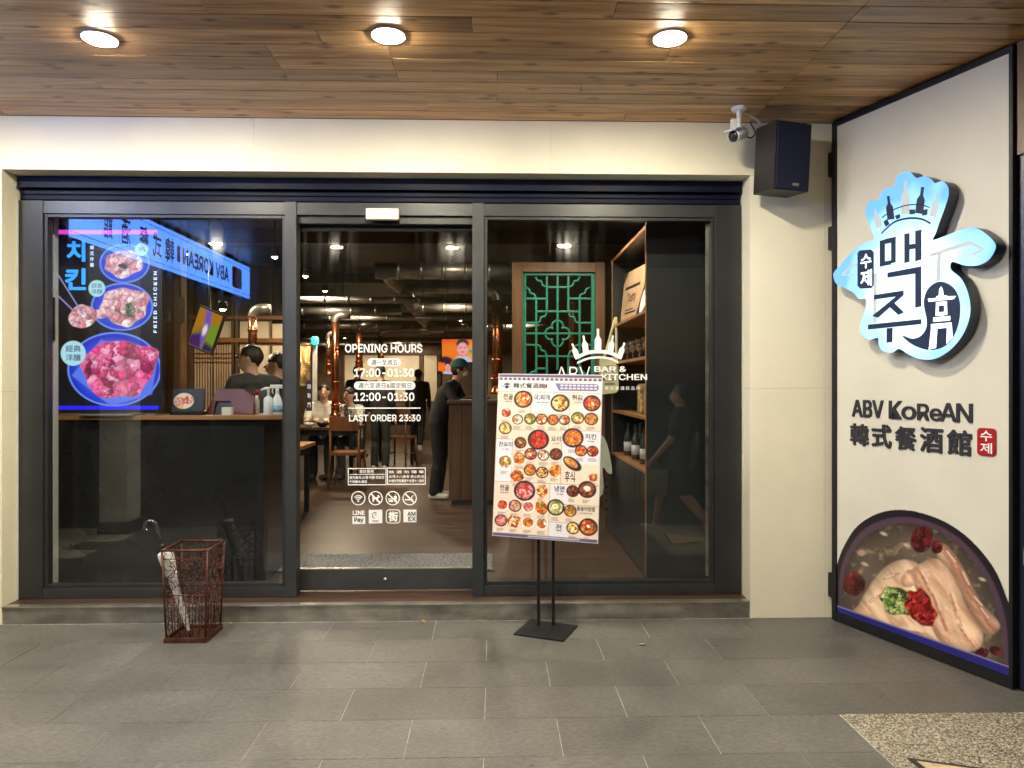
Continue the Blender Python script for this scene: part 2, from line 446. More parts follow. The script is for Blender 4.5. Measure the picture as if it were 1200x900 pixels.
# ------------------------------------------------------------------ lettering
_fonts = {}
def _face(fn):
    """one of the typefaces that come with Blender itself"""
    try: return bpy.data.fonts.load(bpy.utils.system_resource('DATAFILES', path='fonts') + '/' + fn)
    except Exception: return None
SANS = _face('Inter.woff2')
def text_mesh(body, bold=0.0, res=3, spacing=1.0):
    key = (body, bold, spacing)
    if key in _fonts: return _fonts[key]
    cjk = any(ord(ch) > 0x2000 for ch in body)
    cu = bpy.data.curves.new('lettering', 'FONT')
    if SANS and not cjk: cu.font = SANS
    cu.body = body; cu.size = 1.0; cu.resolution_u = res; cu.offset = bold if (not cjk and (SANS is None or bold < 0)) else 0.0; cu.space_character = spacing
    cu.align_x = 'LEFT'
    ob = bpy.data.objects.new('lettering', cu); C.objects.link(ob)
    dg = bpy.context.evaluated_depsgraph_get()
    me = bpy.data.meshes.new_from_object(ob.evaluated_get(dg))
    vs = [tuple(v.co) for v in me.vertices]; fs = [tuple(p.vertices) for p in me.polygons]
    bpy.data.objects.remove(ob); bpy.data.curves.remove(cu); bpy.data.meshes.remove(me)
    xs = [v[0] for v in vs]; ys = [v[1] for v in vs]
    box = (min(xs), min(ys), max(xs), max(ys))
    sh = [(0, 0)]
    if bold > 0 and (cjk or SANS): sh += [(bold * math.cos(R(60 * k + 15)), bold * math.sin(R(60 * k + 15))) for k in range(6)]   # heavier strokes
    av, af = [], []
    for k, (dx, dy) in enumerate(sh):
        n0 = len(av); av += [(x + dx, y + dy, k * 4e-5) for x, y, z in vs]; af += [tuple(i + n0 for i in f) for f in fs]
    if len(sh) > 1: box = (box[0] - bold, box[1] - bold, box[2] + bold, box[3] + bold)
    _fonts[key] = (av, af, box)
    return _fonts[key]
def put_text(mb, pl, body, u0, v0, u1, v1, off, bold=0.0, mi=0, depth=0.0, keep=False, rot=0, spacing=1.0):
    """fit a line of lettering into the rectangle (u0,v0)-(u1,v1) of a plane"""
    vs, fs, (a, b, c, d) = text_mesh(body, bold, spacing=spacing)
    u0, u1 = min(u0, u1), max(u0, u1); v0, v1 = min(v0, v1), max(v0, v1)
    W, Hh = u1 - u0, v1 - v0
    if rot: W, Hh = Hh, W
    sx, sy = W / (c - a), Hh / (d - b)
    if keep: sx = sy = min(sx, sy)
    pts = []
    for (x, y, z) in vs:
        lx = (x - (a + c) / 2) * sx; ly = (y - (b + d) / 2) * sy
        if rot == 90: lx, ly = -ly, lx
        elif rot == -90: lx, ly = ly, -lx
        pts.append(((u0 + u1) / 2 + lx, (v0 + v1) / 2 + ly, z))
    n = len(pts)
    if depth <= 0:
        return mb.add([pl.w(u, v, off + z) for u, v, z in pts], fs, mi)
    ed = {}
    for f in fs:
        for i in range(len(f)):
            e = (f[i], f[(i + 1) % len(f)]); ed[e] = ed.get(e, 0) + 1
    sides = [(a_, b_) for (a_, b_) in ed if (b_, a_) not in ed]
    return mb.add([pl.w(u, v, off + depth + z) for u, v, z in pts] + [pl.w(u, v, off) for u, v, z in pts],
                  fs + [(b_, a_, a_ + n, b_ + n) for a_, b_ in sides], mi)
def text_px(mb, pl, body, x0, y0, x1, y1, off, **k):
    a = pl.px(x0, y0, off); b = pl.px(x1, y1, off)
    return put_text(mb, pl, body, a[0], a[1], b[0], b[1], off, **k)

# ------------------------------------------------------------------ printed pictures
def s2l(c):
    c = np.asarray(c, float) / 255.0
    return np.where(c <= 0.04045, c / 12.92, ((c + 0.055) / 1.055) ** 2.4)
def vnoise(x, y, s, seed):
    rs = np.random.RandomState(seed); n = 64; g = rs.rand(n, n)
    x = np.asarray(x) / s; y = np.asarray(y) / s
    xi = np.floor(x).astype(int); yi = np.floor(y).astype(int); fx = x - xi; fy = y - yi
    fx = fx * fx * (3 - 2 * fx); fy = fy * fy * (3 - 2 * fy)
    q = lambda i, j: g[i % n, j % n]
    return (q(xi, yi) * (1 - fx) + q(xi + 1, yi) * fx) * (1 - fy) + (q(xi, yi + 1) * (1 - fx) + q(xi + 1, yi + 1) * fx) * fy
def fbm(x, y, s, seed):
    return sum(vnoise(x, y, s / 2 ** k, seed + k) * 0.5 ** (k + 1) for k in range(4)) / 0.9375
class Art:
    """a small painter: colours per vertex of a flat grid, drawn in any 2-D coordinates"""
    def __init__(s, x, y, bg):
        s.x, s.y = x, y; s.c = np.empty(x.shape + (3,)); s.c[:] = bg
    def mix(s, m, col):
        m = np.clip(m, 0, 1)[..., None]; s.c = s.c * (1 - m) + np.asarray(col, float) * m
    def soft(s, d, w): return np.clip(0.5 - d / w, 0, 1)
    def ellipse(s, cx, cy, rx, ry, col, ang=0.0, w=0.8, wob=0.0, seed=1):
        dx, dy = s.x - cx, s.y - cy; ca, sa = math.cos(ang), math.sin(ang)
        a = (dx * ca + dy * sa) / rx; b = (-dx * sa + dy * ca) / ry
        r = np.hypot(a, b)
        if wob:
            th = np.arctan2(b, a); rs = np.random.RandomState(seed)
            r = r * (1 + wob * sum(rs.uniform(.3, 1) / (k ** .6) * np.sin(k * th + rs.uniform(0, 6.3)) for k in range(2, 9)) * .42)
        m = s.soft((r - 1) * min(rx, ry), w); s.mix(m, col); return m
    def box(s, x0, y0, x1, y1, col, w=0.8):
        d = np.maximum(np.maximum(x0 - s.x, s.x - x1), np.maximum(y0 - s.y, s.y - y1))
        m = s.soft(d, w); s.mix(m, col); return m
    def poly_mask(s, pts, w=1.0):
        x, y = s.x, s.y; ins = np.zeros(x.shape, bool); dm = np.full(x.shape, 1e9); n = len(pts)
        for i in range(n):
            (x0, y0), (x1, y1) = pts[i], pts[(i + 1) % n]
            if y0 != y1: ins ^= ((y0 > y) != (y1 > y)) & (x < (x1 - x0) * (y - y0) / (y1 - y0) + x0)
            l2 = (x1 - x0) ** 2 + (y1 - y0) ** 2 + 1e-9
            t = np.clip(((x - x0) * (x1 - x0) + (y - y0) * (y1 - y0)) / l2, 0, 1)
            dm = np.minimum(dm, np.hypot(x - x0 - t * (x1 - x0), y - y0 - t * (y1 - y0)))
        return s.soft(np.where(ins, -dm, dm), w)
    def poly(s, pts, col, w=1.0):
        m = s.poly_mask(pts, w); s.mix(m, col); return m
    def line(s, x0, y0, x1, y1, wd, col, w=0.7):
        l2 = (x1 - x0) ** 2 + (y1 - y0) ** 2
        t = np.clip(((s.x - x0) * (x1 - x0) + (s.y - y0) * (y1 - y0)) / l2, 0, 1)
        d = np.hypot(s.x - x0 - t * (x1 - x0), s.y - y0 - t * (y1 - y0)) - wd / 2
        s.mix(s.soft(d, w), col)
    def lumps(s, mask, pal, cell, seed, gloss=0.35):
        """pieces of food: rounded lumps with darker gaps and small highlights"""
        ys, xs = np.where(mask > 0.02)
        if len(xs) == 0: return
        rs = np.random.RandomState(seed)
        px, py = s.x[ys, xs], s.y[ys, xs]
        x0, x1, y0, y1 = px.min(), px.max(), py.min(), py.max()
        n = max(4, int((x1 - x0) * (y1 - y0) / cell ** 2))
        qx = rs.uniform(x0, x1, n); qy = rs.uniform(y0, y1, n); ci = rs.randint(0, len(pal), n); br = rs.uniform(0.72, 1.15, n)
        jx = px + (vnoise(px + 50, py, cell * .5, seed) - .5) * cell * .8; jy = py + (vnoise(px, py + 50, cell * .5, seed + 3) - .5) * cell * .8
        d = np.hypot(jx[:, None] - qx, jy[:, None] - qy)
        o = np.argsort(d, axis=1)[:, :2]; k = np.arange(len(px))
        d1, d2 = d[k, o[:, 0]], d[k, o[:, 1]]
        edge = np.clip((d2 - d1) / (cell * 0.4), 0, 1); dome = np.clip(1 - (d1 / (cell * .95)) ** 2, 0, 1)
        lx = (jx - qx[o[:, 0]] + jy - qy[o[:, 0]]) / cell
        fine = vnoise(px, py, cell * .18, seed + 21) * .7 + vnoise(px, py, cell * .09, seed + 22) * .5
        sh = (0.26 + .65 * (fine - .6)) * br[o[:, 0]] + .95 * (0.22 + 0.4 * edge + 0.45 * dome - .16 * lx) * br[o[:, 0]] * (0.7 + 0.6 * fbm(px, py, cell * .7, seed + 9))
        hl = np.clip(1 - np.hypot(jx - qx[o[:, 0]] + cell * .15, jy - qy[o[:, 0]] + cell * .2) / (cell * .25), 0, 1) * gloss * (fbm(px, py, cell * .4, seed + 5) > .5)
        col = np.asarray(pal, float)[ci[o[:, 0]]] * np.clip(sh, .08, 2)[:, None] + hl[:, None] * 0.7
        m = np.clip(mask[ys, xs], 0, 1)[:, None]
        s.c[ys, xs] = s.c[ys, xs] * (1 - m) + col * m
def picture(name, verts, cols, mat, parent, keep=None):
    """grid mesh (ny, nx, 3) with its ink colours"""
    ny, nx = cols.shape[:2]
    base = np.array(wloc(parent)) if parent is not None else np.zeros(3)
    v = (verts - base).reshape(-1, 3)
    idx = np.arange(ny * nx).reshape(ny, nx)
    q = np.stack([idx[:-1, :-1], idx[:-1, 1:], idx[1:, 1:], idx[1:, :-1]], -1).reshape(-1, 4)
    if keep is not None:
        kk = keep[:-1, :-1] & keep[:-1, 1:] & keep[1:, 1:] & keep[1:, :-1]
        q = q[kk.reshape(-1)]
    me = bpy.data.meshes.new(name)
    me.vertices.add(len(v)); me.vertices.foreach_set('co', v.astype(np.float32).reshape(-1))
    me.loops.add(q.size); me.loops.foreach_set('vertex_index', q.reshape(-1).astype(np.int32))
    me.polygons.add(len(q)); me.polygons.foreach_set('loop_start', (np.arange(len(q)) * 4).astype(np.int32))
    me.update(calc_edges=True)
    at = me.color_attributes.new('ink', 'FLOAT_COLOR', 'POINT')
    rgba = np.ones((len(v), 4), np.float32); rgba[:, :3] = np.clip(cols, 0, 1).reshape(-1, 3)
    at.data.foreach_set('color', rgba.reshape(-1))
    me.materials.append(mat)
    o = bpy.data.objects.new(name, me)
    return link(o, parent)
def grid_on(pl, u0, v0, u1, v1, nx, ny, off):
    u = np.linspace(u0, u1, nx); v = np.linspace(v1, v0, ny)[::-1]
    uu, vv = np.meshgrid(u, v)
    O, U, V, N_ = [np.array(q) for q in (pl.O, pl.U, pl.V, pl.N)]
    return uu, vv, O + U * uu[..., None] + V * vv[..., None] + N_ * off
def proj_np(w):
    q = w - np.array(CAM); f = q @ np.array(FW)
    return 600 + (q @ np.array(RT)) / f * F, 450 - q[..., 2] / f * F
# ================================================================== the setting
D0, YF, YG, YD = 4.554, 4.70, 4.745, 4.83      # wall face, frame face, window glass, sliding door
ZC, ZH, ZS = 3.215, 2.875, 0.115               # ceiling, opening head, threshold

# --- road and pavement
road = MB().add([(-150, -200, -0.2), (150, -200, -0.2), (150, 100, -0.2), (-150, 100, -0.2)], [(0, 1, 2, 3)]).build('road', ROAD)
tag(road, kind='structure')
pav = MB().box((-9, 1.9, -0.199), (9, 4.95, -0.0024)).build('pavement', GROUT)
tag(pav, kind='structure')
TW, TD, GAP = 0.652, 0.333, 0.0026
tm = MB().box((-TW / 2 + GAP / 2, -TD / 2 + GAP / 2, -0.014), (TW / 2 - GAP / 2, TD / 2 - GAP / 2, 0.0), bev=0.0012).build('tile', TILE, pav)
first = True
PEB_X, PEB_Y = G(980, 833).x, 3.225
me_tile = tm.data
def cut_tile(x0, x1, y0, y1):
    me = bpy.data.meshes.new('tile')
    mb = MB().box((x0, y0, -0.014), (x1, y1, 0.0), bev=0.0012)
    me.from_pydata([v for v in mb.v], [], mb.f); me.materials.append(TILE)
    return me
for k in range(0, 8):
    y1 = 4.219 + TD - k * TD; yc = y1 - TD / 2
    off = -0.04 if k % 2 == 1 else -0.366
    for j in range(-6, 7):
        xc = off + TW / 2 + j * TW
        if abs(xc) > 3.9: continue
        x0, x1 = xc - TW / 2 + GAP / 2, xc + TW / 2 - GAP / 2
        me = me_tile
        if yc < PEB_Y and x1 > PEB_X:
            if x0 > PEB_X - 0.05: continue
            me = cut_tile(x0 - xc, PEB_X - GAP - xc, -TD / 2 + GAP / 2, TD / 2 - GAP / 2)
        if first: o = tm; first = False
        else: o = bpy.data.objects.new('tile', me); link(o, pav)
        o.location = (xc, yc, random.uniform(-0.0006, 0.0006))
# pebble-wash corner with an inlaid star point
def pebble_mat():
    m = bpy.data.materials.new('washed_pebble'); m.use_nodes = True
    N = m.node_tree.nodes; L = m.node_tree.links; b = N['Principled BSDF']
    tc = N.new('ShaderNodeTexCoord')
    vo = N.new('ShaderNodeTexVoronoi'); vo.inputs['Scale'].default_value = 150; L.new(tc.outputs['Object'], vo.inputs['Vector'])
    cr = N.new('ShaderNodeValToRGB'); el = cr.color_ramp.elements
    el[0].position = 0.1; el[0].color = (0.07, 0.065, 0.055, 1); el[1].position = 0.9; el[1].color = (0.52, 0.47, 0.37, 1)
    e = el.new(0.5); e.color = (0.24, 0.21, 0.16, 1)
    sp = N.new('ShaderNodeSeparateColor'); L.new(vo.outputs['Color'], sp.inputs[0]); L.new(sp.outputs[0], cr.inputs[0])
    L.new(cr.outputs[0], b.inputs['Base Color']); b.inputs['Roughness'].default_value = 0.5
    bp = N.new('ShaderNodeBump'); bp.inputs['Strength'].default_value = 0.7; bp.inputs['Distance'].default_value = 0.004; bp.invert = True
    L.new(vo.outputs['Distance'], bp.inputs['Height']); L.new(bp.outputs[0], b.inputs['Normal'])
    return m
PEBBLE = pebble_mat()
tag(MB().box((PEB_X + GAP, 1.91, -0.0119), (9, PEB_Y - 0.0, -0.001)).build('pebble_patch', PEBBLE, pav), kind='stuff')
sp0 = G(1062, 888, 0); sp1 = G(1150, 902, 0)
tri = [(sp0.x, sp0.y), (sp1.x + 0.35, sp1.y - 0.10), (sp0.x + 0.05, sp0.y - 0.55)]
gp = Plane((0, 0, 0), (1, 0, 0), (0, 1, 0))
MB().prism(gp, tri, -0.0009, 0.0015).build('inlay_border', INK, pav)
ctr = (sum(t[0] for t in tri) / 3, sum(t[1] for t in tri) / 3)
MB().prism(gp, [(ctr[0] + (a - ctr[0]) * 0.88, ctr[1] + (b_ - ctr[1]) * 0.88) for a, b_ in tri], 0.0016, 0.003).build('inlay_stone', M('beige_stone', (0.5, 0.40, 0.25), 0.5, var=0.15, scale=30), pav)

# --- arcade ceiling of pine boards
ceil = MB().box((-7.5, -0.9, ZC + 0.019), (7.5, D0 + 0.16, ZC + 0.12)).build('ceiling', BLACK_PAINT)
tag(ceil, kind='structure')
PW = 0.1415
SEAM = 1.66
plank_me = {}
def plank(x0, x1, yc):
    L_ = round(x1 - x0, 3)
    if L_ not in plank_me:
        mb = MB().box((-L_ / 2 + 0.0008, -PW / 2 + 0.0018, 0), (L_ / 2 - 0.0008, PW / 2 - 0.0018, 0.018), bev=0.0042)
        me = bpy.data.meshes.new('plank'); me.from_pydata(mb.v, [], mb.f); me.materials.append(PLANK_WOOD)
        plank_me[L_] = me
    o = bpy.data.objects.new('plank', plank_me[L_]); link(o, ceil)
    o.location = ((x0 + x1) / 2, yc, ZC + random.uniform(-0.0008, 0.0008))
jn = {1: [-0.4], 2: [-3.1, 0.02], 3: [-2.23, 0.5], 4: [-1.14, -0.53, 0.02], 5: [-1.14, -0.53], 6: [-1.14, -0.53, 0.9], 7: [-2.4, -0.85], 8: [-0.1], 9: [-1.3, 0.55], 10: [-0.66], 11: [-2.2, 0.8]}
nrow = int((D0 + 0.9) / PW)
for k in range(nrow):
    yc = D0 - 0.004 - (k + 0.5) * PW
    cuts = jn.get(k, [round(random.uniform(-3.2, -0.9), 2), round(random.uniform(-0.4, 1.2), 2)])
    xs = [-7.2, -4.3] + [c for c in cuts] + [SEAM, 4.2, 7.2]
    xs = sorted(xs)
    for a, b_ in zip(xs[:-1], xs[1:]): plank(a, b_, yc)

# --- downlights set into the boards
ring_m = M('lamp_ring', (0.7, 0.69, 0.66), 0.35, var=0.02)
lens_m = emit('lamp_lens', (1.0, 0.90, 0.68), DOWN_E)
lamps = [G(117, 45, ZC), G(455, 41, ZC), G(785, 44, ZC)]
spots = [(p.x, p.y) for p in lamps] + [(p.x, 0.85) for p in lamps]
step_ = lamps[1].x - lamps[0].x
spots += [(lamps[0].x - step_, lamps[0].y), (lamps[0].x - step_, 0.85)]      # the same rows go on along the arcade
wherel = ['above the menu screen', 'above the sliding door', 'above the menu stand'] + ['over the kerb opposite the menu screen', 'over the kerb opposite the door', 'over the kerb opposite the menu stand', 'beside the blue hanging sign, near the wall', 'over the kerb beside the blue hanging sign']
for i, (x, y) in enumerate(spots):
    t = thing('downlight', (x, y, ZC), 'round lit recessed downlight in the board ceiling ' + wherel[i], 'downlight', 'downlights in the arcade ceiling')
    MB().lathe((x, y, ZC), [(0.083, -0.001), (0.083, -0.004), (0.081, -0.007), (0.078, -0.007), (0.078, -0.001)], 40).build('trim_ring', ring_m, t)
    MB().lathe((x, y, ZC), [(0.001, -0.0150), (0.040, -0.0142), (0.062, -0.0118), (0.0775, -0.0060), (0.0775, -0.003), (0.001, -0.003)], 40).build('lens', lens_m, t)

# ================================================================== the shopfront
# --- white wall: fascia and piers in panels
wall = thing('shopfront_wall', (0, D0, 0), 'cream white panelled wall framing the dark glazed shopfront', 'wall')
xl, xr = X(2, D0), X(879, D0)
xe = X(974, D0)
s1, s2, s3 = X(298, D0), X(645, D0), X(966, D0)
g2 = 0.0007
def wpanel(x0, x1, z0, z1, y1=YF + 0.02):
    return MB().box((x0 + g2, D0, z0 + g2), (x1 - g2, y1, z1 - g2), bev=0.0012).build('panel', WHITE_WALL, wall)
for a, b_ in ((-7, -4.2), (-4.2, s1), (s1, s2), (s2, s3), (s3, xe + 0.02)): wpanel(a, b_, ZH, ZC)
zs = Z(455, D0)
for a, b_ in ((-7, -4.2), (-4.2, xl)):
    wpanel(a, b_, 0.0, zs - .02); wpanel(a, b_, zs - .02, ZH)
wpanel(xr, s3, 0.0, zs); wpanel(xr, s3, zs, ZH); wpanel(s3, xe + 0.02, 0.0, zs); wpanel(s3, xe + 0.02, zs, ZH)
MB().box((-7, YF + 0.021, ZH + .002), (xe + 0.5, YF + 0.06, ZC + .3)).build('backing', WHITE_WALL, wall)
MB().box((-7, YF + 0.021, 0), (xl - .005, YF + 0.10, ZH)).build('backing', WHITE_WALL, wall)
MB().box((xr + .005, YF + 0.021, 0), (xe + 0.6, YF + 0.10, ZH)).build('backing', WHITE_WALL, wall)

# --- step with steel nosing
st = thing('door_step', (0, D0, 0), 'low step with a worn stainless steel face under the shopfront', 'step')
MB().box((xl + .004, D0 + .006, 0.0), (xr - .004, D0 + 0.022, ZS - .012), bev=.002).build('riser', STEEL, st)
MB().box((xl + .004, D0 - .004, ZS - .0115), (xr - .004, D0 + 0.045, ZS), bev=.003).build('nosing', M('worn_steel_edge', (0.62, 0.60, 0.54), .28, .9, var=.15, scale=6), st)
MB().box((xl + .004, D0 + 0.0225, 0.0), (xr - .004, 4.95, ZS - .012)).build('core', DARK_PLASTER, st)
MB().box((xl + .004, D0 + 0.046, ZS - .0115), (xr - .004, 4.95, ZS - .001)).build('tread', THRESH_WOOD, st)

# --- roller shutter head
sh = thing('roller_shutter', (0, YF, ZH), 'dark rolled-up steel shutter slats above the glazing', 'shutter')
zf1 = Z(238, YF)
zmid = Z(224, YF)
MB().box((xl + .01, YF + .03, zf1 + .004), (xr - .01, YF + .20, ZH - .002)).build('box', BLACK_PAINT, sh)
MB().box((xl + .012, YF - .018, zmid), (xr - .012, YF + .029, ZH - .006), bev=.004).build('bottom_bar', SHUTTER, sh)
MB().box((xl + .012, YF - .026, zmid - .003), (xr - .012, YF - .0185, zmid + .008), bev=.002).build('lip', SHUTTER, sh)
for i in range(2): MB().box((xl + .014, YF + .012, zf1 + .004 + i * .036), (xr - .014, YF + .0295, zf1 + .038 + i * .036), bev=.006).build('slat', SHUTTER, sh)

# --- glazing frame
fr = thing('glazed_shopfront', (0, YF, ZS), 'dark grey aluminium glazing frame with two large fixed panes', 'shopfront')
z0, z1 = ZS, zf1
zb, zt = Z(686, YF), Z(253, YF)
lx0, lx1 = xl + .008, X(50, YF)
rx0, rx1 = X(838, YF), xr - .008
m0a, m0b = X(334, YF), X(347.5, YF)
m1a, m1b = X(553.5, YF), X(567, YF)
dk = M('dark_aluminium', (0.030, 0.031, 0.033), 0.4, 0.3, var=0.07, scale=4)
def fbox(nm, a, b_, c, d, y0=YF, y1=YF + .09, m=GREY_ALU, bev=.002): return MB().box((a, y0, c), (b_, y1, d), bev=bev).build(nm, m, fr)
fbox('jamb', lx0, lx1, z0, z1 - .002, m=dk); fbox('jamb', rx0, rx1, z0, z1 - .002, m=dk)
fbox('head_rail', lx1 + .001, rx0 - .001, zt, z1 - .003, y0=YF + .004)
fbox('mullion', m0a, m0b, z0, z1, y0=YF - .006); fbox('mullion', m1a, m1b, z0, z1, y0=YF - .006)
fbox('bottom_rail', lx1 + .001, m0a - .001, z0, zb, y0=YF + .002); fbox('bottom_rail', m1b + .001, rx0 - .001, z0, zb, y0=YF + .002)
# inner beads
for a, b_ in ((lx1, m0a), (m1b, rx0)):
    w = 0.022
    fbox('bead', a + .001, a + w, zb + .001, zt - .001, y0=YF + .015, y1=YF + .07, m=dk); fbox('bead', b_ - w, b_ - .001, zb + .001, zt - .001, y0=YF + .015, y1=YF + .07, m=dk)
    fbox('bead', a + w + .001, b_ - w - .001, zb + .001, zb + w, y0=YF + .015, y1=YF + .07, m=dk); fbox('bead', a + w + .001, b_ - w - .001, zt - w, zt - .001, y0=YF + .015, y1=YF + .07, m=dk)
    o = MB().box((a + .01, YG, zb + .01), (b_ - .01, YG + .010, zt - .01)).build('glass_pane', GLASS, fr)
    if b_ == rx0: right_pane = o
# pale shutter guide edge
fbox('guide_strip', lx0 - .0065, lx0 - .001, z0, zf1, y0=YF - .012, y1=YF + .03, m=WHITE_PL, bev=.001)
fbox('guide_strip', X(831, YF), X(835.5, YF), zb + .03, zt - .03, y0=YF + .075, y1=YF + .085, m=STEEL, bev=.001)
# dark transom between head rail and sliding door
fbox('transom', m0b + .001, m1a - .001, Z(262, YF), zt - .002, y0=YF + .03, y1=YF + .13, m=BLACK_PAINT)

# --- sliding door with its vinyl lettering
door = thing('sliding_door', ((m0a + m1a) / 2, YD, ZS), 'glass sliding door with white opening hours lettering', 'door')
da, db = m0a + .02, m1b - .01
dz0, dz1, drl, dtr = ZS + .012, Z(262, YD), Z(665.5, YD), Z(271.5, YD)
MB().box((da, YD - .018, dz0), (db, YD + .022, drl), bev=.002).build('bottom_rail', M('rail_aluminium', (0.05, 0.052, 0.055), 0.4, 0.3, var=0.06), door)
MB().box((da, YD - .016, drl + .0005), (db, YD + .02, drl + .007), bev=.001).build('rail_trim', STEEL, door)
MB().box((da, YD - .018, dtr), (db, YD + .022, dz1), bev=.002).build('top_rail', GREY_ALU, door)
MB().box((da, YD - .018, drl + .008), (X(350.5, YD), YD + .022, dtr - .001), bev=.002).build('stile', dk, door)
MB().box((X(554, YD), YD - .018, drl + .008), (db, YD + .022, dtr - .001), bev=.002).build('stile', dk, door)
MB().box((X(350.5, YD) + .0005, YD - .005, drl + .008), (X(554, YD) - .0005, YD + .005, dtr - .001)).build('glass_pane', DOOR_GLASS, door)
MB().lathe((X(452, YD), YD - .0182, (dz0 + drl) / 2), [(.001, 0), (.013, .001), (.015, -.004), (.001, -.006)], 16, axis=(0, 1, 0)).build('lock_cylinder', STEEL, door)
pd = YP(YD - .005)
V = 0.0012
def lines(nm, items, parent, pl, mat=VINYL, off=V):
    mb = MB()
    for body, x0, y0, x1, y1, bd in items: text_px(mb, pl, body, x0, y0, x1, y1, off, bold=bd)
    return mb.build(nm, mat, parent)
def pxpoly(pl, pts, off=0.0): return [pl.px(x, y, off) for x, y in pts]
lines('opening_hours_lettering', [('OPENING HOURS', 404.3, 403, 495, 413.4, .018), ('17:00-01:30', 415, 431.7, 485.2, 441.7, .02), ('12:00-01:30', 415, 460, 485.6, 470, .02), ('LAST ORDER 23:30', 409, 485.8, 493, 493.8, .018)], door, pd)
mb = MB()
for x0, y0, x1, y1 in ((430.7, 420, 470.2, 429.2), (415, 447, 486.7, 456.6)):
    a = pd.px(x0, y0); b_ = pd.px(x1, y1)
    mb.prism(pd, rrect(a[0], a[1], b_[0], b_[1], abs(a[1] - b_[1]) * .49), .0004, V)
a = pd.px(408, 477.7); b_ = pd.px(492.6, 478.8); mb.rect(pd, *a, *b_, .0004, V)
mb.build('lettering_pill', VINYL, door)
lines('day_lettering', [('週一至週五', 435, 421.5, 466, 427.8, .006), ('週六至週日&國定假日', 420, 448.6, 482, 455, .006)], door, pd, INK, V + .0008)
mb = MB()
for x0, y0, x1, y1 in ((407.7, 548.6, 452.8, 568.5), (453.6, 548.0, 498.8, 567.9)):
    for (a0, b0, a1, b1) in ((x0, y0, x1, y0 + .9), (x0, y1 - .9, x1, y1), (x0, y0 + .9, x0 + .9, y1 - .9), (x1 - .9, y0 + .9, x1, y1 - .9)):
        a = pd.px(a0, b0); b_ = pd.px(a1, b1); mb.rect(pd, *a, *b_, .0004, V)
a = pd.px(410, 555.6); b_ = pd.px(451, 556.1); mb.rect(pd, *a, *b_, .0004, V)
mb.build('notice_border', VINYL, door)
lines('notice_lettering', [('本店使用', 421, 550.4, 438, 554.4, .01), ('豬肉產地:台灣·丹麥·西班牙', 409.5, 557.6, 450.5, 561.4, .012), ('牛肉產地:美國', 409.5, 562.8, 430, 566.2, .012),
      ('飲 酒 勿 開 車', 455.5, 551.2, 497, 554.8, .012), ('未滿十八歲者·禁止飲酒', 455.5, 556.8, 497, 560, .012), ('本場所不販賣酒予未滿十八歲者', 455.5, 561.8, 497, 565, .012)], door, pd)
# round pictograms
def arc_band(cx, cy, r0, r1, a0, a1, n=20):
    o = [(cx + r1 * math.cos(R(a0 + (a1 - a0) * k / n)), cy - r1 * math.sin(R(a0 + (a1 - a0) * k / n))) for k in range(n + 1)]
    i = [(cx + r0 * math.cos(R(a0 + (a1 - a0) * k / n)), cy - r0 * math.sin(R(a0 + (a1 - a0) * k / n))) for k in range(n + 1)]
    return o + i[::-1]
def decal(mb, pts, mi=0, o=V, o0=.0004): mb.prism(pd, pxpoly(pd, pts), o0, o, mi)
for q, cx in enumerate((419.9, 440.1, 460.2, 480.1)):
    cy = 583.8
    mb = MB()
    decal(mb, arc_band(cx, cy, 7.2, 8.4, 0, 179.9)); decal(mb, arc_band(cx, cy, 7.2, 8.4, 180, 359.9))
    if q == 0:
        for r in (2.2, 4.2, 6.2): decal(mb, arc_band(cx, cy + 3.2, r - .55, r + .55, 40, 140))
        decal(mb, ell(cx, cy + 3.6, 1, 1, 12))
    else:
        w = .6; c_ = 7.2 * .7071
        decal(mb, [(cx - c_ - w, cy - c_ + w), (cx - c_ + w, cy - c_ - w), (cx + c_ + w, cy + c_ - w), (cx + c_ - w, cy + c_ + w)], o=V + .0006, o0=.0005)
        if q == 1: decal(mb, [(cx - 3.6, cy + 4), (cx - 3.6, cy - .5), (cx - 4.4, cy - 2.5), (cx - 3, cy - 1.2), (cx + 2, cy - 1.2), (cx + 2.6, cy - 3.8), (cx + 4, cy - 3.2), (cx + 5.4, cy - 1.6), (cx + 5, cy - .6), (cx + 3.4, cy - .8), (cx + 2.8, cy + 4), (cx + 1.6, cy + 4), (cx + 1.2, cy + 1.6), (cx - 1.6, cy + 1.6), (cx - 2.2, cy + 4)])
        if q == 2:
            decal(mb, [(cx - 5.4, cy + .4), (cx + .6, cy + .4), (cx + .6, cy + 1.6), (cx - 5.4, cy + 1.6)]); decal(mb, [(cx - 5, cy + 2.4), (cx + .6, cy + 2.4), (cx - .2, cy + 4.4), (cx - 4.2, cy + 4.4)])
            decal(mb, [(cx + 1.2, cy - 2.6), (cx + 5, cy - 2.6), (cx + 4.4, cy + 4.2), (cx + 1.8, cy + 4.2)]); decal(mb, [(cx + 2.6, cy - 5), (cx + 3.4, cy - 5), (cx + 3.2, cy - 2.7), (cx + 2.6, cy - 2.7)])
        if q == 3:
            decal(mb, [(cx - 5.6, cy + 1), (cx + 1.4, cy + 1), (cx + 1.4, cy + 2.6), (cx - 5.6, cy + 2.6)]); decal(mb, arc_band(cx + 4.8, cy - .2, 2.2, 3.2, 90, 200, 8)); decal(mb, [(cx + 2.4, cy + 1), (cx + 4, cy + 1), (cx + 4, cy + 2.6), (cx + 2.4, cy + 2.6)])
    mb.build('pictogram', VINYL, door)
mb = MB(); text_px(mb, pd, 'LINE', 413.4, 598.4, 427.4, 603.4, V, bold=.03)
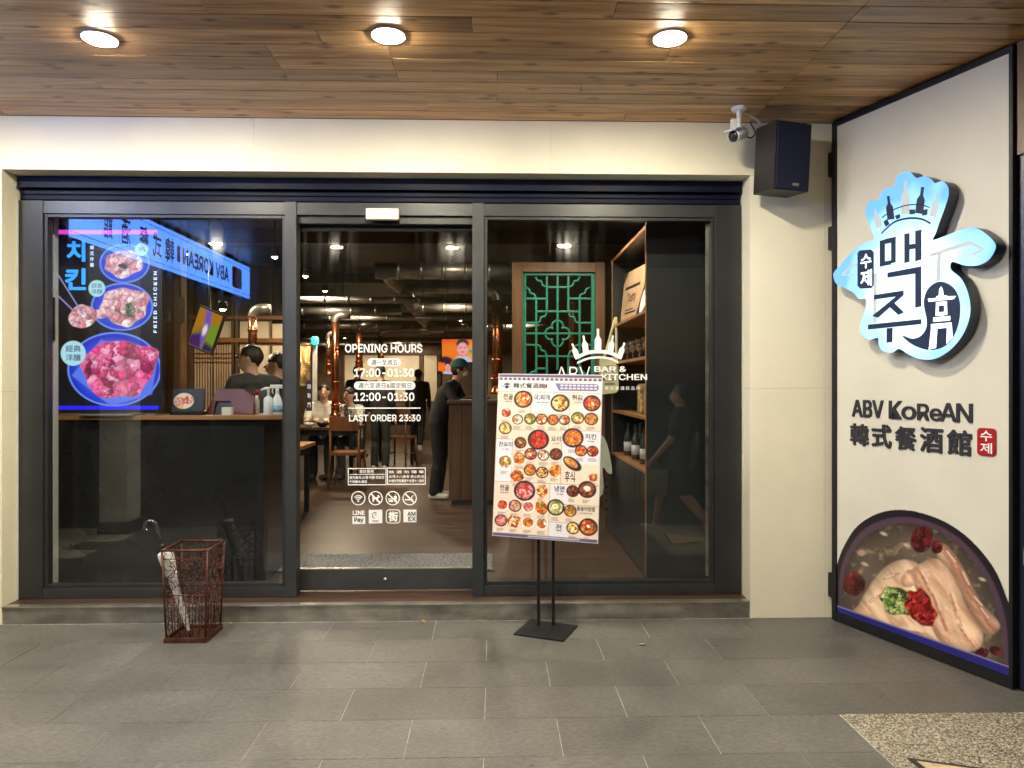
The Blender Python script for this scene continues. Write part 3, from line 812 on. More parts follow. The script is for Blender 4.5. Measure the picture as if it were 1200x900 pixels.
decal(mb, [(413, 605), (428, 605), (428, 614), (413, 614)]); mb.build('payment_sticker', VINYL, door)
lines('payment_lettering', [('Pay', 415, 606.4, 426, 613, .03)], door, pd, INK, V + .0008)
mb = MB(); decal(mb, [(432.2, 597.6), (448, 597.2), (448, 613), (432.2, 613.4)]); mb.build('payment_sticker', VINYL, door)
mb = MB(); decal(mb, arc_band(440, 604, 3.2, 4.0, 70, 250, 10), o=V + .001, o0=V); decal(mb, ell(440.4, 603, .8, .8, 8), o=V + .001, o0=V); decal(mb, [(436.5, 610), (443.5, 610), (443.5, 611), (436.5, 611)], o=V + .001, o0=V); mb.build('payment_mark', INK, door)
mb = MB(); ou = rrect(452.2, 597, 469.2, 613.4, 3.6); 
for i in range(len(ou)):
    pass
inn = rrect(453.2, 598, 468.2, 612.4, 2.8)
for i in range(len(ou)):
    j = (i + 1) % len(ou); decal(mb, [ou[i], ou[j], inn[j], inn[i]])
text_px(mb, pd, '街', 455, 599.4, 466.6, 611.4, V, bold=.05); mb.build('payment_sticker', VINYL, door)
mb = MB(); decal(mb, [(472.8, 597.2), (488, 597.2), (488, 612), (472.8, 612)]); mb.build('payment_sticker', VINYL, door)
lines('payment_lettering', [('AM', 477.4, 599.6, 487, 604.6, .02), ('EX', 478.4, 605.4, 487.4, 610.6, .02)], door, pd, INK, V + .0008)
mb = MB(); decal(mb, [(358.6, 446), (365.8, 446), (365.8, 481.5), (358.6, 481.5)]); mb.build('door_sticker', INK, door)
lines('door_sticker_lettering', [('自', 360.4, 450, 364, 455.6, .01), ('動', 360.4, 460.8, 364, 466.4, .01), ('門', 360.4, 471.6, 364, 477.2, .01)], door, pd, VINYL, V + .0008)

# crown emblem and name on the right pane
pr = YP(YG)
mb = MB()
def dr(pts, o=V): mb.prism(pr, pxpoly(pr, pts), .0004, o)
def zz(x, y): return (550 + x / 3.53, 230 + y / 3.53)
def bottle(cx, cy, h, lean, w):
    pts = [(-w, 0), (-w, .55 * h), (-w * .35, .72 * h), (-w * .35, h), (w * .35, h), (w * .35, .72 * h), (w, .55 * h), (w, 0)]
    ca, sa = math.cos(lean), math.sin(lean)
    return [zz(cx + x * ca + y * sa, cy + x * sa - y * ca) for x, y in pts]
for cx, cy, h, ln, w in ((447, 668, 62, -.35, 11), (484, 655, 80, -.15, 12), (532, 650, 102, 0, 14), (582, 653, 78, .15, 12), (620, 666, 64, .35, 11)): dr(bottle(cx, cy, h, ln, w))
cb = bez([(440, 676), (490, 655), (535, 650), (580, 655), (628, 676)], 6); cl = bez([(438, 662), (490, 640), (535, 636), (580, 640), (632, 662)], 6)
dr([zz(*p) for p in cb] + [zz(*p) for p in cl[::-1]], V + .0005)
cb = bez([(446, 694), (490, 676), (535, 671), (580, 676), (616, 692)], 6); dr([zz(x, y) for x, y in cb] + [zz(x, y - 9) for x, y in cb[::-1]])
mb.build('crown_emblem', VINYL, fr); mb = MB()
text_px(mb, pr, 'ABV', *zz(360, 705), *zz(500, 765), V, bold=-.005); mb.build('name_lettering', VINYL, fr); mb = MB()
text_px(mb, pr, 'BAR &', *zz(517, 703), *zz(650, 727), V, bold=.02); text_px(mb, pr, 'KITCHEN', *zz(545, 735), *zz(735, 761), V, bold=.02)
mb.build('name_lettering', VINYL, fr); mb = MB()
text_px(mb, pr, '韓 式 餐 酒 館 品 牌', *zz(560, 786), *zz(706, 801), V)
mb.build('name_lettering', VINYL, fr)

# --- door sensor box on the head rail
ds = thing('door_sensor', (X(447, YF), YF, Z(257, YF)), 'small cream plastic sensor box above the sliding door', 'sensor')
a, b_ = P(428.5, 257, YF - .05), P(467, 244, YF - .05)
MB().box((a.x, YF - .05, a.z), (b_.x, YF - .007, b_.z), bev=.006).build('housing', M('cream_plastic', (0.82, 0.76, 0.6), 0.4, var=0.03), ds)
MB().box((a.x + .03, YF - .052, a.z + .004), (b_.x - .03, YF - .0505, a.z + .02), bev=.0005).build('lens_strip', M('sensor_lens', (0.7, 0.66, 0.55), 0.2, var=0.05), ds)

# ================================================================== hinged sign panel on the right
A, B = G(977, 726), G(1189, 809)
LW = (B - A).length
pp = Plane((A.x, A.y, 0), B - A, (0, 0, 1))
sg = thing('sign_panel', (A.x, A.y, 0), 'tall white hinged sign panel with black edge and soup pot print', 'sign')
ub0, ub1 = .0, LW
MB().rect(pp, 0.0, 0.006, LW, ZC - .012, -.06, -.002).build('core', BLACK_METAL, sg)
i0, i1, j0, j1 = pp.px(982, 600)[0], LW - .02, 0.062, ZC - .045
MB().rect(pp, i0, j0, i1, j1, -.0015, .006).build('face', M('panel_white', (0.66, 0.64, 0.56), 0.45, var=0.025, scale=2), sg)
for a, b_, c, d in ((0, .006, i0 - .002, ZC - .013), (i1 + .002, .006, LW, ZC - .013)):
    MB().rect(pp, a, b_, c, d, -.0015, .016).build('edge_trim', BLACK_METAL, sg)
MB().rect(pp, i0 - .001, .006, i1 + .001, j0 - .002, -.0015, .014).build('edge_trim', BLACK_METAL, sg)
MB().rect(pp, i0 - .001, j1 + .002, i1 + .001, ZC - .013, -.0015, .014).build('edge_trim', BLACK_METAL, sg)
for y0, y1 in ((178, 206), (265, 292), (672, 700)):
    v0 = pp.px(977, y1)[1]; v1 = pp.px(977, y0)[1]
    MB().rect(pp, -.035, v0, .0 - .001, v1, -.02, .012).build('hinge', BLACK_METAL, sg)

# soup pot print along the foot of the panel
def q1(x, y): return (960 + x / 2.25, 430 + y / 2.25)
uu, vv, W = grid_on(pp, i0, j0 + .001, i1, pp.px(1100, 590)[1], 230, 260, .0075)
xx, yy = proj_np(W)
zx, zy = (xx - 960) * 2.25, (yy - 430) * 2.25
art = Art(zx, zy, s2l((222, 220, 212)))
outer = bez([(40, 560), (47, 520), (62, 478), (92, 428), (132, 396), (180, 379), (228, 377), (278, 387), (332, 408), (384, 442), (432, 490), (468, 542), (492, 600), (512, 665), (520, 800)], 5) + [(520, 840), (40, 680)]
keep = art.poly_mask(outer, 1.5) > 0.02
art.poly(outer, s2l((30, 22, 32)), 2)
rim = bez([(52, 560), (60, 520), (78, 480), (105, 440), (145, 412), (195, 397), (250, 398), (310, 416), (370, 452), (420, 505), (455, 560), (480, 620), (496, 700), (500, 800)], 5) + [(500, 830), (52, 690)]
art.poly(rim, s2l((78, 58, 74)), 5)
liq = bez([(60, 575), (68, 535), (86, 494), (114, 455), (152, 430), (205, 413), (262, 416), (320, 436), (372, 474), (412, 520), (445, 575), (468, 640), (484, 720), (488, 800)], 5) + [(488, 830), (60, 690)]
ml = art.poly_mask(liq, 4)
nz = fbm(zx, zy, 60, 3); nz2 = fbm(zx, zy, 18, 8)
liqc = s2l((88, 76, 66))[None, None] * (0.6 + 0.8 * nz[..., None]) + s2l((150, 132, 96))[None, None] * np.clip((nz2 - .58) * 3, 0, 1)[..., None] * .8
liqc = liqc * (.45 + .75 * np.clip(art.poly_mask(liq, 90) * 2 - 1, 0, 1))[..., None]
m3 = ml[..., None]; art.c = art.c * (1 - m3) + liqc * m3
def meat(pts, base, seed, shade=1.0):
    m = art.poly_mask(bez(pts, 5, True), 5)
    n1 = fbm(zx, zy, 42, seed); n2 = fbm(zx + 300, zy, 12, seed + 4)
    ridge = 1 - np.abs(n1 - .5) * 4
    n3 = fbm((zx * .8 + zy) * .16, (zx - zy * .8) * .9, 17, seed + 7)          # fibres running down the joint
    n4 = fbm((zx * .8 + zy) * .3, (zx - zy * .8), 34, seed + 12)
    edge_ = np.clip(art.poly_mask(bez(pts, 5, True), 50) * 2 - 1, 0, 1)
    col = s2l(base)[None, None] * (0.48 + 0.62 * n4[..., None] + 0.30 * n1[..., None]) * shade * (.50 + .55 * edge_[..., None])
    col = col * (1 - np.clip((n3 - .52) * 3.2, 0, .5)[..., None] * np.array([.35, .62, .75]))
    col = col + np.clip(.40 - n3, 0, 1)[..., None] * np.array([.9, .75, .6]) + np.clip(n2 - .72, 0, 1)[..., None] * .8
    art.c = art.c * (1 - m[..., None]) + col * m[..., None]
meat([(95, 655), (105, 625), (125, 590), (150, 552), (185, 520), (225, 508), (262, 520), (300, 560), (330, 620), (345, 690), (330, 730), (200, 700)], (240, 206, 172), 11)
meat([(240, 545), (265, 520), (300, 505), (340, 520), (368, 560), (380, 610), (400, 650), (430, 690), (425, 740), (380, 750), (320, 725), (285, 660), (262, 600)], (238, 196, 162), 21)
meat([(308, 470), (330, 468), (352, 488), (378, 525), (402, 575), (430, 625), (470, 668), (474, 692), (452, 708), (425, 690), (400, 650), (372, 590), (340, 530), (312, 500)], (214, 168, 140), 31, .95)
meat([(215, 560), (235, 535), (255, 545), (250, 575), (225, 580)], (238, 190, 160), 41, 1.1)
for cx, cy, rx, ry, a_ in ((270, 455, 27, 36, .2), (92, 572, 28, 32, -.3), (310, 475, 14, 18, 0), (465, 748, 16, 12, .3), (428, 755, 18, 14, -.2), (112, 490, 10, 8, 0)):
    m = art.ellipse(cx, cy, rx, ry, s2l((86, 12, 20)) if cy != 490 else s2l((170, 140, 130)), a_, 4, .15, int(cx))
    if cy != 490: art.lumps(m * .9, [s2l((76, 14, 20)), s2l((48, 8, 14)), s2l((104, 28, 32))], 15, int(cx), .15)
m = art.ellipse(208, 618, 48, 36, s2l((70, 96, 40)), .5, 4, .35, 5); art.lumps(m, [s2l((86, 120, 44)), s2l((150, 168, 92)), s2l((44, 70, 26)), s2l((190, 196, 140))], 8, 5, .3)
m = art.ellipse(268, 635, 34, 52, s2l((150, 24, 22)), -.45, 4, .4, 9); art.lumps(m, [s2l((150, 20, 20)), s2l((96, 10, 14)), s2l((184, 50, 40))], 9, 9, .25)
for a, b_ in ((170, 440), (120, 520), (230, 470), (430, 560)): art.ellipse(a, b_, 9, 4, s2l((190, 176, 150)), .4, 4)
rq = random.Random(4)
for (a, b_, c_, d_, w_) in ((330, 490, 372, 545, 5), (372, 545, 402, 610, 6), (402, 610, 440, 655, 5), (262, 540, 296, 600, 6), (296, 600, 330, 690, 6), (345, 600, 372, 680, 5), (372, 680, 400, 735, 5), (170, 560, 210, 545, 4), (130, 620, 165, 600, 4), (210, 690, 270, 705, 5), (420, 640, 455, 690, 5)):
    for k in range(4):
        t_ = k / 4; u_ = (k + 1.15) / 4; j = rq.uniform(-5, 5)
        art.line(a + (c_ - a) * t_ + j, b_ + (d_ - b_) * t_, a + (c_ - a) * u_ + j, b_ + (d_ - b_) * u_, w_ * rq.uniform(.3, 1), art.c[0, 0] * 0 + s2l((164, 104, 84)), 7)
    art.line(a + 7, b_ - 4, (a + c_) / 2 + 8, (b_ + d_) / 2 - 4, 2, s2l((250, 232, 214)), 5)
# blue band along the lower edge
art.poly([(30, 624), (520, 798), (520, 860), (30, 690)], s2l((38, 34, 118)), 2)
art.poly([(30, 622), (520, 796), (520, 800), (30, 626)], s2l((120, 118, 170)), 2)
keep |= art.poly_mask([(30, 624), (520, 798), (520, 860), (30, 690)], 1) > .02
picture('soup_pot_print', W, art.c, PRINT, sg, keep)

# raised black lettering and red seal
mb = MB()
def tpx(body, x0, y0, x1, y1, bd, depth=.008):
    a = pp.px(*q1(x0, y0)); b_ = pp.px(*q1(x1, y1)); put_text(mb, pp, body, a[0], a[1], b_[0], b_[1], .006, bold=bd, depth=depth)
ul, ur = pp.px(*q1(90, 0))[0], pp.px(*q1(408, 0))[0]
vt = pp.px(*q1(90, 86))[1]; vb = pp.px(*q1(90, 131))[1]
def seg(a): return ul + (ur - ul) * a
put_text(mb, pp, 'ABV', seg(0), vb, seg(.295), vt, .006, bold=.02, depth=.008)
for ch, a, b_, lo, hi, bd in (('K', .345, .455, 0, 1, .012), ('o', .455, .575, 0, .72, .012), ('R', .585, .68, 0, .88, .012), ('e', .685, .775, 0, .66, .010), ('A', .765, .885, 0, .95, .012), ('N', .885, 1, 0, .95, .012)):
    put_text(mb, pp, ch, seg(a), vb + (vt - vb) * lo, seg(b_), vb + (vt - vb) * hi, .006, bold=bd, depth=.008)
mb.build('name_lettering', INK, sg)
mb = MB()
ul, ur = pp.px(*q1(85, 0))[0], pp.px(*q1(406, 0))[0]
vt = pp.px(*q1(88, 148))[1]; vb = pp.px(*q1(88, 204))[1]
for i, ch in enumerate('韓式餐酒館'):
    a = seg(i * .206); put_text(mb, pp, ch, a, vb - .004, a + (ur - ul) * .176, vt + .004 * (i % 2), .006, bold=.026, depth=.008)
mb.build('name_lettering', INK, sg)
RED = M('seal_red', (0.36, 0.008, 0.014), 0.35, var=0.06)
a = pp.px(*q1(421, 160)); b_ = pp.px(*q1(470, 238))
seal = MB().prism(pp, rrect(a[0], pp.px(*q1(421, 232))[1], b_[0], a[1], .02), .006, .014).build('red_seal', RED, sg)
mb = MB(); cu, wv = (a[0] + b_[0]) / 2, (b_[0] - a[0]) * .32; vtop = a[1]; vbt = pp.px(*q1(421, 232))[1]; vm = (vtop + vbt) / 2
put_text(mb, pp, '수', cu - wv, vm + .004, cu + wv, vtop - .012, .0145, bold=.015); put_text(mb, pp, '제', cu - wv, vbt + .012, cu + wv, vm - .004, .0145, bold=.015)
mb.build('seal_lettering', VINYL, seal)

# --- light-box emblem
lg = thing('emblem_lightbox', pp.w(.5, 1.9, .006), 'glowing pale blue emblem light box with beer bottle crown on the white panel', 'lit sign')
LD = .10
pf = pp.shift(LD)
def q2(x, y): return (970 + x / 3.75, 190 + y / 3.75)
def lp(pts, smooth=0):
    pts = [q2(*p) for p in pts]
    r = [pf.px(*p) for p in pts]
    return bez(r, smooth, True) if smooth else r
OUT = [(24, 500), (32, 478), (62, 445), (100, 402), (132, 372), (168, 352), (205, 338), (192, 300), (174, 250), (167, 208), (184, 174), (222, 164), (236, 132), (262, 112), (292, 106), (302, 68), (330, 45), (362, 44), (388, 70), (420, 62), (452, 74), (470, 92), (500, 84), (525, 104), (530, 142), (515, 195), (490, 262), (474, 310), (462, 342), (520, 322), (600, 293), (645, 288), (690, 312), (728, 348), (736, 380), (705, 430), (655, 454), (600, 454), (546, 438), (540, 472), (585, 512), (616, 580), (625, 655), (607, 728), (570, 790), (520, 838), (462, 866), (400, 864), (350, 842), (312, 820), (282, 837), (242, 830), (224, 802), (220, 772), (182, 780), (152, 762), (141, 730), (152, 688), (166, 640), (166, 602), (136, 600), (112, 574), (72, 552), (38, 535)]
face_m = bpy.data.materials.new('lightbox_acrylic'); face_m.use_nodes = True
def _fm(nt):
    N = nt.nodes; L = nt.links; b = N['Principled BSDF']; b.inputs['Base Color'].default_value = (.10, .16, .22, 1); b.inputs['Roughness'].default_value = .25
    # LED modules inside: white-cyan over the middle, deeper blue where the acrylic runs out to the edge
    tc = N.new('ShaderNodeTexCoord'); mp = N.new('ShaderNodeMapping'); mp.inputs['Location'].default_value = LED_C; mp.inputs['Scale'].default_value = (1.5, 1.5, 1.25)
    L.new(tc.outputs['Object'], mp.inputs['Vector'])
    ln = N.new('ShaderNodeVectorMath'); ln.operation = 'LENGTH'; L.new(mp.outputs[0], ln.inputs[0])
    nz = N.new('ShaderNodeTexNoise'); nz.inputs['Scale'].default_value = 7; nz.inputs['Detail'].default_value = 1; L.new(tc.outputs['Object'], nz.inputs['Vector'])
    ad = N.new('ShaderNodeMath'); ad.operation = 'MULTIPLY_ADD'; ad.inputs[1].default_value = .35; L.new(nz.outputs[0], ad.inputs[0]); L.new(ln.outputs['Value'], ad.inputs[2])
    cr = N.new('ShaderNodeValToRGB'); e = cr.color_ramp.elements
    e[0].position = .50; e[0].color = (.80, 1, 1, 1); e[1].position = .90; e[1].color = (.10, .38, .92, 1); e_ = e.new(.66); e_.color = (.46, .86, 1, 1)
    L.new(ad.outputs[0], cr.inputs[0]); L.new(cr.outputs[0], b.inputs['Emission Color']); b.inputs['Emission Strength'].default_value = LOGO_E
_lc = pf.w(*pf.px(*q2(370, 560))) - lg.location
LED_C = (-_lc.x * 1.5, -_lc.y * 1.5, -_lc.z * 1.25)
_fm(face_m.node_tree)
side_m = M('lightbox_side', (0.02, 0.03, 0.055), 0.35, 0.2, var=0.1)
MB().prism(pf, lp(OUT, 4), -LD + .02, -.004).build('can', side_m, lg)
ins = lp(OUT, 4)
MB().prism(pf, ins, -.0035, .0).build('face', face_m, lg)
MB().prism(pf, [(u * .94 + .06 * ins[0][0] + .02, v * .94 + .06 * pf.px(*q2(380, 480))[1]) for u, v in ins], -LD + .0005, -LD + .0195).build('spacer', side_m, lg)
pale = M('grey_print', (0.36, 0.38, 0.40), 0.4, var=0.03, emis=(.42, .5, .55), es=.55)
litw = emit('lit_white', (0.75, 0.95, 1.0), 1.3)
o0, o1 = .0005, .003
mb = MB()
def d2(pts, sm=0): mb.prism(pf, lp(pts, sm), o0, o1)
# syllables in heavy strokes
for pts in ([(230, 346), (252, 340), (252, 455), (230, 460)], [(253, 338), (300, 328), (300, 350), (253, 360)], [(280, 352), (300, 348), (300, 440), (280, 445)], [(253, 436), (279, 431), (279, 450), (253, 455)],
            [(338, 316), (360, 312), (360, 438), (338, 444)], [(386, 302), (413, 297), (413, 428), (386, 436)], [(361, 362), (385, 358), (385, 380), (361, 384)],
            [(264, 486), (412, 458), (412, 486), (264, 508)], [(386, 487), (412, 482), (412, 634), (386, 640)],
            [(205, 584), (334, 564), (334, 586), (205, 604)], [(304, 588), (332, 586), (222, 684), (196, 676)], [(268, 632), (292, 618), (336, 660), (312, 672)],
            [(178, 714), (412, 690), (412, 712), (178, 736)], [(260, 730), (286, 728), (286, 790), (260, 794)]): d2(pts)
d2([(132, 400), (142, 388), (192, 384), (203, 396), (203, 540), (192, 554), (145, 556), (132, 544)])
drop = [(424, 610), (440, 560), (480, 528), (520, 530), (560, 560), (582, 620), (578, 700), (552, 770), (510, 812), (450, 826), (390, 810), (350, 785), (330, 762), (372, 776), (410, 764), (434, 730), (436, 690), (428, 650)]
d2(drop, 4)
def bot(cx, cy, h, lean, w):
    pts = [(-w, 0), (-w, .52 * h), (-w * .36, .7 * h), (-w * .36, h), (w * .36, h), (w * .36, .7 * h), (w, .52 * h), (w, 0)]
    ca, sa = math.cos(lean), math.sin(lean)
    return [(cx + x * ca + y * sa, cy + x * sa - y * ca) for x, y in pts]
d2(bot(279, 252, 104, -.12, 15)); d2(bot(402, 226, 118, .14, 17))
d2([(246, 262), (262, 250), (272, 272), (256, 284)]); d2([(296, 236), (318, 228), (320, 244), (304, 252)]); d2([(360, 208), (384, 208), (384, 228), (362, 230)]); d2([(418, 210), (440, 206), (438, 232), (416, 236)])
ab = bez([(236, 318), (290, 270), (350, 252), (410, 254), (452, 274)], 6); d2(ab + [(x + 1, y - 9) for x, y in ab[::-1]])
ab = bez([(240, 246), (290, 212), (350, 192), (410, 190), (448, 202)], 6); d2(ab + [(x, y - 5) for x, y in ab[::-1]])
mb.build('dark_print', NAVY, lg)
mb = MB(); o1 = .0025
for t_ in (bot(226, 288, 84, -.22, 14), bot(342, 230, 146, .0, 18), bot(462, 240, 104, .22, 14)): d2(t_)
d2([(450, 405), (620, 345), (634, 350), (690, 380), (650, 404), (602, 412), (650, 392), (668, 382), (628, 362), (450, 416)]); d2([(484, 404), (498, 400), (494, 520), (478, 524)])
d2([(60, 498), (104, 446), (130, 446), (130, 456), (106, 458), (76, 494), (118, 492), (112, 500)]); d2([(204, 490), (216, 488), (214, 704), (200, 708)])
mb.build_pieces('grey_print', pale, lg)
mb = MB(); o0, o1 = .0032, .0042
for pts in ([(492, 560), (500, 546), (508, 560), (512, 588), (490, 590)], [(442, 600), (476, 598), (482, 588), (524, 586), (532, 590), (566, 588), (556, 602), (446, 614)], [(478, 616), (526, 611), (526, 628), (478, 632)], [(478, 632), (490, 632), (490, 674), (476, 676)], [(514, 630), (526, 628), (528, 670), (514, 672)], [(490, 660), (514, 658), (514, 674), (490, 676)], [(466, 682), (540, 676), (540, 696), (466, 702)],
            [(456, 712), (546, 704), (548, 726), (456, 734)], [(456, 734), (484, 732), (478, 816), (446, 824)], [(526, 728), (548, 726), (552, 770), (524, 800)]): d2(pts)
mb.build('pagoda_print', litw, lg); mb = MB()
a = q2(144, 408); b_ = q2(192, 462); text_px(mb, pf, '수', *a, *b_, .0042, bold=.02); a = q2(144, 478); b_ = q2(194, 542); text_px(mb, pf, '제', *a, *b_, .0042, bold=.02)
mb.build('seal_letters', litw, lg); mb = MB()
# light inner edges of the syllables
for pts in ([(302, 336), (308, 336), (308, 446), (302, 446)], [(415, 306), (421, 306), (421, 434), (415, 436)], [(414, 470), (419, 470), (419, 636), (414, 638)], [(288, 736), (293, 736), (293, 792), (288, 793)]): d2(pts)
mb.build_pieces('highlight_print', litw, lg)

# --- timber and dark door beyond the panel
rp = Plane((B.x + .025, B.y - .01, 0), Vector((.42, -.91, 0)), (0, 0, 1))
tw = thing('timber_partition', rp.w(0, 0), 'timber framed partition with dark lower door beyond the sign panel', 'partition')
zt_ = Z(182, B.y, 1195)
PART_WOOD = wood('partition_wood', (0.10, 0.05, 0.022), (0.24, 0.13, 0.06), 0.4, 'Z', 1.0)
MB().rect(rp, 0, zt_, .9, ZC - .002, -.10, -.02).build('board', PART_WOOD, tw)
MB().rect(rp, -.012, zt_ + .001, .05, ZC - .003, -.018, .012).build('upright', PART_WOOD, tw)
MB().rect(rp, .051, zt_ + .001, .9, zt_ + .06, -.018, .012).build('rail', PART_WOOD, tw)
MB().rect(rp, -.01, 0.0, .9, zt_ - .004, -.10, -.004).build('door_leaf', M('dark_blue_steel', (0.012, 0.016, 0.035), 0.35, 0.3, var=0.1), tw)
MB().rect(rp, .02, Z(660, B.y, 1195), .035, Z(640, B.y, 1195), -.003, .02).build('latch', STEEL, tw)

# ================================================================== light-box sign along the arcade's left side (seen mirrored in the window)
XS = -3.46
def mirY(px): return 2 * YG - XS / (X(px, 1000.0) / 1000.0)
yb, ya = mirY(80), mirY(293)
zlo, zhi = 2.71, 3.185
sb = thing('blade_lightbox', (XS, (ya + yb) / 2, zlo), 'long pale blue lit sign box hung along the arcade, mirrored in the left window', 'lit sign')
pb = Plane((XS, 0, 0), (0, 1, 0), (0, 0, 1))
MB().rect(pb, ya, zlo, yb, zhi, -.14, -.004).build('case', side_m, sb)
MB().rect(pb, ya + .015, zlo + .015, yb - .015, zhi - .015, -.0035, .0).build('face', emit('lightbox_blue', (0.09, 0.27, 1.0), SIGN_E), sb)
mb = MB()
MBq = mb
def bt(body, p0, p1, lo, hi, bd): put_text(mb, pb, body, mirY(p0), lo, mirY(p1), hi, .002, bold=bd)
bt('ABV KOREAN', 268, 214, zlo + .14, zlo + .33, .03)
for ch, p0, p1 in (('韓', 204, 193.5), ('式', 189, 179), ('餐', 174, 163), ('酒', 153, 142), ('館', 132, 121)): bt(ch, p0, p1, zlo + .11, zlo + .37, .02)
for z_ in (zlo + .06, zhi - .06): mb.rect(pb, ya + .02, z_, yb - .02, z_ + .006, .0005, .002)
mb.build('lettering', INK, sb)
mb = MB(); mb.prism(pb, rrect(mirY(283), zlo + .10, mirY(272), zlo + .38, .03), .0005, .002); mb.prism(pb, rrect(mirY(211), zlo + .15, mirY(207.5), zlo + .33, .02), .0005, .002); mb.build_pieces('seal', RED, sb)
for y_ in (ya + .4, yb - .4): MB().tube([(XS - .07, y_, zhi - .001), (XS - .07, y_, ZC + .01)], .012).build('hanger', BLACK_METAL, sb)

# --- arcade piers behind the viewer, mirrored in the glass
for px_, lab in ((141, 'square pale concrete arcade pier mirrored beside the counter front'), (None, 'square pale concrete arcade pier at the kerb beyond the timber partition')):
    x = X(141, 1000.) / 1000. * (2 * YG - 2.08) if px_ else 4.4
    t = thing('arcade_pier', (x, 2.08, 0), lab, 'pier', 'arcade piers at the kerb')
    MB().box((x - .14, 1.94, 0.0), (x + .14, 2.22, ZC), bev=.01).build('shaft', GREY_COL, t)
    MB().box((x - .155, 1.925, 0.0), (x + .155, 2.235, .12), bev=.006).build('plinth', DARK_PLASTER, t)

# --- speaker and camera in the corner
spk = thing('wall_speaker', P(915, 226, 4.3), 'black box loudspeaker with navy front in the wall corner', 'speaker')
c = P(918, 187, 4.36)
def boxrot(mb, c, yaw, pitch, hx, y0, y1, hz, mi=0, dx=0, dz=0):
    m = Matrix.Rotation(yaw, 3, 'Z') @ Matrix.Rotation(pitch, 3, 'X')
    ax, ay, az = m @ Vector((1, 0, 0)), m @ Vector((0, 1, 0)), m @ Vector((0, 0, 1))
    return mb.obox(Vector(c) + ax * dx + az * dz + ay * ((y0 + y1) / 2), ax, ay, az, hx, abs(y1 - y0) / 2, hz, mi)
yw, pt_ = R(16), R(4)
boxrot(MB(), c, yw, pt_, .125, -.085, .115, .205).build('cabinet', M('speaker_vinyl', (0.014, 0.012, 0.013), 0.5, var=0.1, bump=.1, bscale=200), spk)
boxrot(MB(), c, yw, pt_, .118, -.098, -.086, .198).build('grille', M('speaker_cloth', (0.002, 0.005, 0.03), 0.8, var=0.1, bump=.3, bscale=400), spk)
boxrot(MB(), c, yw, pt_, .022, -.101, -.0985, .008, dx=.02, dz=-.17).build('badge', STEEL, spk)
boxrot(MB(), c, yw, pt_, .04, .116, .19, .05).build('bracket', BLACK_METAL, spk)

cc = thing('security_camera', G(865, 126, ZC), 'small white bullet security camera hung from the board ceiling', 'camera')
base = G(866, 126, ZC)
CW = M('camera_white', (0.72, 0.73, 0.76), 0.35, var=0.03)
MB().lathe((base.x, base.y, ZC), [(0.045, 0.0), (0.045, -.014), (.036, -.022), (.016, -.024), (.014, -.03)], 24).build('mount', CW, cc)
p0 = Vector((base.x, base.y, ZC - .022)); p1 = p0 + Vector((-.004, -.0, -.09))
MB().tube([p0, p0 + Vector((0, 0, -.05)), p1, p1 + Vector((.02, -.0, -.03))], [.016, .015, .016, .018], 12).build('arm', CW, cc)
MB().box(p0 + Vector((-.05, -.012, -.14)), p0 + Vector((.0, .012, -.05)), bev=.004).build('arm_plate', CW, cc)
ax = (Vector((-.62, -.62, -.36))).normalized()
bk = p1 + Vector((.055, .06, -.022)); ft = bk + ax * .16
MB().lathe(bk, [(.001, 0), (.03, .002), (.037, .012), (.037, .15), (.034, .158), (.034, .15), (.001, .149)], 24, axis=ax).build('barrel', CW, cc)
MB().lathe(bk + ax * .1495, [(.0335, 0), (.0335, .002), (.001, .002)], 24, axis=ax).build('lens_plate', BLACK_PAINT, cc)
MB().lathe(bk + ax * .152, [(.012, 0), (.012, .006), (.008, .008), (.001, .006)], 16, axis=ax).build('lens', M('lens_glass', (0.03, 0.03, 0.04), 0.05, var=.02, spec=.9), cc)
sd_ = ax.cross(Vector((0, 0, 1))).normalized(); up_ = sd_.cross(ax)
pl_ = Plane(bk + up_ * .04 + ax * .09, sd_, ax)
MB().obox(bk + ax * .10 + up_ * .041, sd_, ax, up_, .036, .085, .003).build('sun_shield', CW, cc)
cb_ = bez([tuple(base + Vector((.03, .03, -.012))), tuple(base + Vector((.10, .06, -.03))), tuple(base + Vector((.17, .09, -.07))), tuple(c + Vector((-.05, .14, .14)))], 6)
MB().tube(cb_, .009, 8).build('conduit', M('pale_conduit', (0.5, 0.46, 0.38), 0.5, var=.05), cc)
cb_ = bez([tuple(bk), tuple(bk + Vector((.05, .03, -.02))), tuple(bk + Vector((.09, .05, .02))), tuple(bk + Vector((.06, .06, .09)))], 6)
MB().tube(cb_, .005, 8).build('cable', BLACK_PAINT, cc)
# ================================================================== on the pavement
# --- wrought iron umbrella stand
IRON = M('rusty_iron', (0.085, 0.028, 0.016), 0.5, 0.5, var=0.3, scale=30, bump=.15, bscale=150)
f0, f1 = G(196.5, 752), G(239.5, 754)
bx0, bx1, by0, by1 = f0.x, f1.x, (f0.y + f1.y) / 2, (f0.y + f1.y) / 2 + .225
us = thing('umbrella_stand', ((bx0 + bx1) / 2, (by0 + by1) / 2, 0), 'brown wrought iron umbrella stand with scrollwork sides', 'umbrella stand')
HT = .545; fl = .018
BC = [Vector((bx0, by0, .035)), Vector((bx1, by0, .035)), Vector((bx1, by1, .035)), Vector((bx0, by1, .035))]
cx_, cy_ = (bx0 + bx1) / 2, (by0 + by1) / 2
TC = [Vector((v.x + (fl if v.x > cx_ else -fl), v.y + (fl if v.y > cy_ else -fl), HT)) for v in BC]
mb = MB(); e_ = .012
